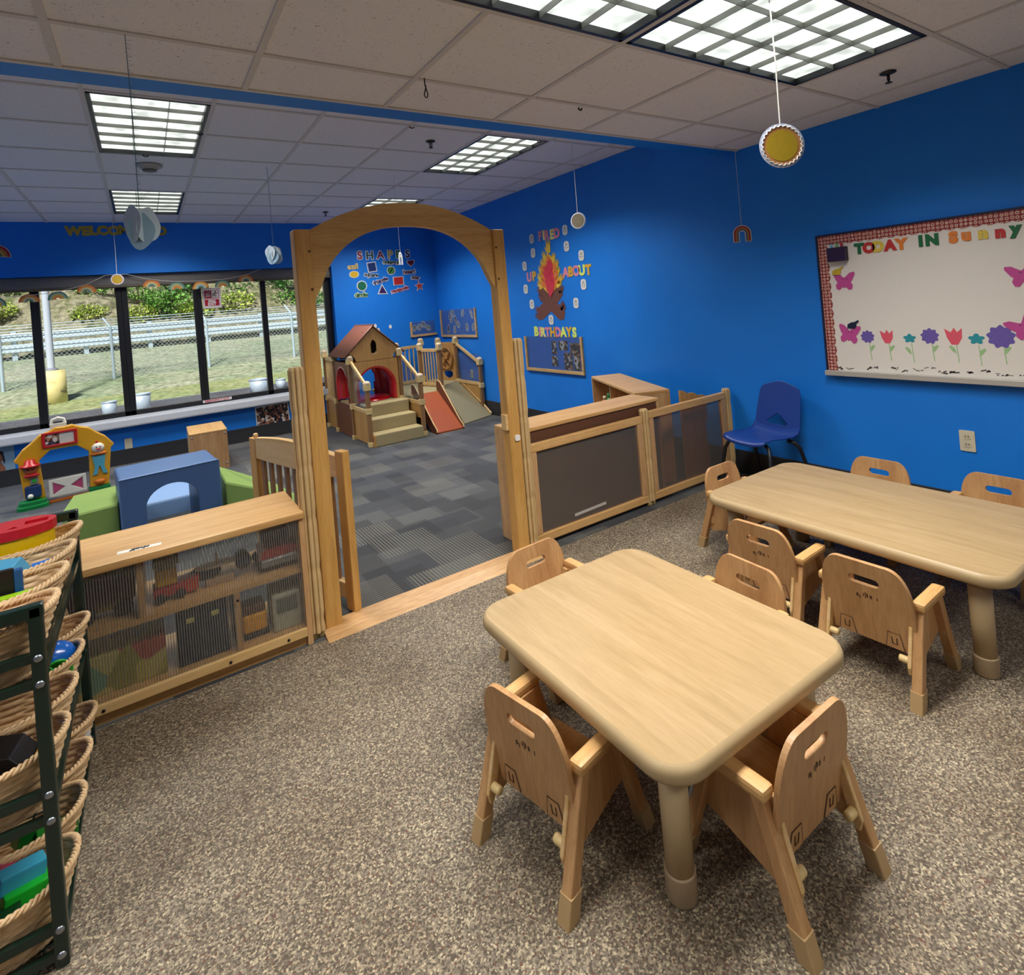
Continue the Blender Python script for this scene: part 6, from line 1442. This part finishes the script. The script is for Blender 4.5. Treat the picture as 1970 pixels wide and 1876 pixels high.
SH = [(-4.05, 29.0, .55, 0, 'bright green shrub on the bank at the far left window'), (-4.3, 27.9, .4, 1, 'yellowish shrub low on the bank at the left photo edge'), (-1.75, 28.7, .55, 0, 'green shrub upper middle of the second window'),
      (-1.7, 27.3, .5, 1, 'low yellow green shrub above the guardrail in the second window'), (-.1, 28.5, .5, 0, 'green shrub right beside the thick window post, upper'), (-.05, 27.1, .5, 1, 'yellow green shrub beside the thick window post, lower'),
      (1.05, 27.3, .75, 0, 'large green shrub in the middle window just above the guardrail'), (1.55, 28.5, .75, 2, 'deep green shrub high in the middle window'), (.6, 27.9, .5, 0, 'green shrub left in the middle window'), (1.9, 27.0, .55, 1, 'yellow green shrub left of the fire exit sign, low'),
      (3.35, 27.1, .7, 1, 'yellow green shrub right below the fire exit sign'), (3.75, 28.1, .6, 0, 'green shrub right of the fire exit sign'), (5.1, 28.4, .7, 2, 'deep green shrub beside the narrow window post'), (5.9, 28.9, .8, 2, 'deep green shrub high in the window left of the arch'),
      (5.6, 27.3, .6, 0, 'green shrub above the fence in the window left of the arch'), (6.5, 27.2, .6, 2, 'dark shrub partly behind the arch post'), (-.9, 29.2, .5, 0, 'small green shrub left of the thick window post, high')]
for i, (x, y, s_, k, lb) in enumerate(SH): shrub(lb, x, y, s_, 40 + i, LG[k])
lp = thing('lamp_post', 'grey lamp post on a worn yellow concrete base outside the second window', 'lamp post', (-1.86, 17.2, -.02))
MB().tube([(0, 0, .78), (0, 0, 5.5)], .075, 10).build('pole', plain('#b9bcc9', .4), lp)
MB().lathe([(.14, .76), (.14, .80), (.09, .84)], 14).build('base_collar', plain('#7c7c88', .5), lp)
def worn():
    m, nt, b = newmat('worn_yellow_paint'); nz = N(nt, 'TexNoise'); nz.inputs['Scale'].default_value = 5; nz.inputs['Detail'].default_value = 5; nt.links.new(coords(nt), nz.inputs['Vector'])
    r = ramp(nt, [(.36, '#8f8266'), (.42, '#e0c987'), (.7, '#e8d49a')]); nt.links.new(nz.outputs['Fac'], r.inputs[0]); nt.links.new(r.outputs[0], b.inputs['Base Color']); b.inputs['Roughness'].default_value = .8; return m
MB().lathe([(.27, -.05), (.26, .78)], 24).build('concrete_base', worn(), lp)
gal = plain('#aeb6c2', .45, metal=.2)
for (x, y, r, h, lb) in ((-.66, 13.9, .13, .27, 'small grey metal bucket outside, left of the thick window post'), (-.13, 13.7, .17, .36, 'round galvanised tub outside, right of the thick window post'),
                         (2.12, 14.1, .21, .30, 'wide galvanised tub outside, left of the narrow window post'), (2.60, 14.2, .11, .22, 'small galvanised bucket outside near the arch post')):
    o = thing('metal_tub', lb, 'tub', (x, y, -.115), 0, 'galvanised tubs outside')
    MB().lathe([(r * .9, 0), (r, h), (r * .94, h), (r * .86, .05)], 24).build('tub', gal, o); MB().tube([(r * 1.01 * cos(tau * i / 24), r * 1.01 * sin(tau * i / 24), h) for i in range(24)], .012, 6, closed=True).build('rim', gal, o)
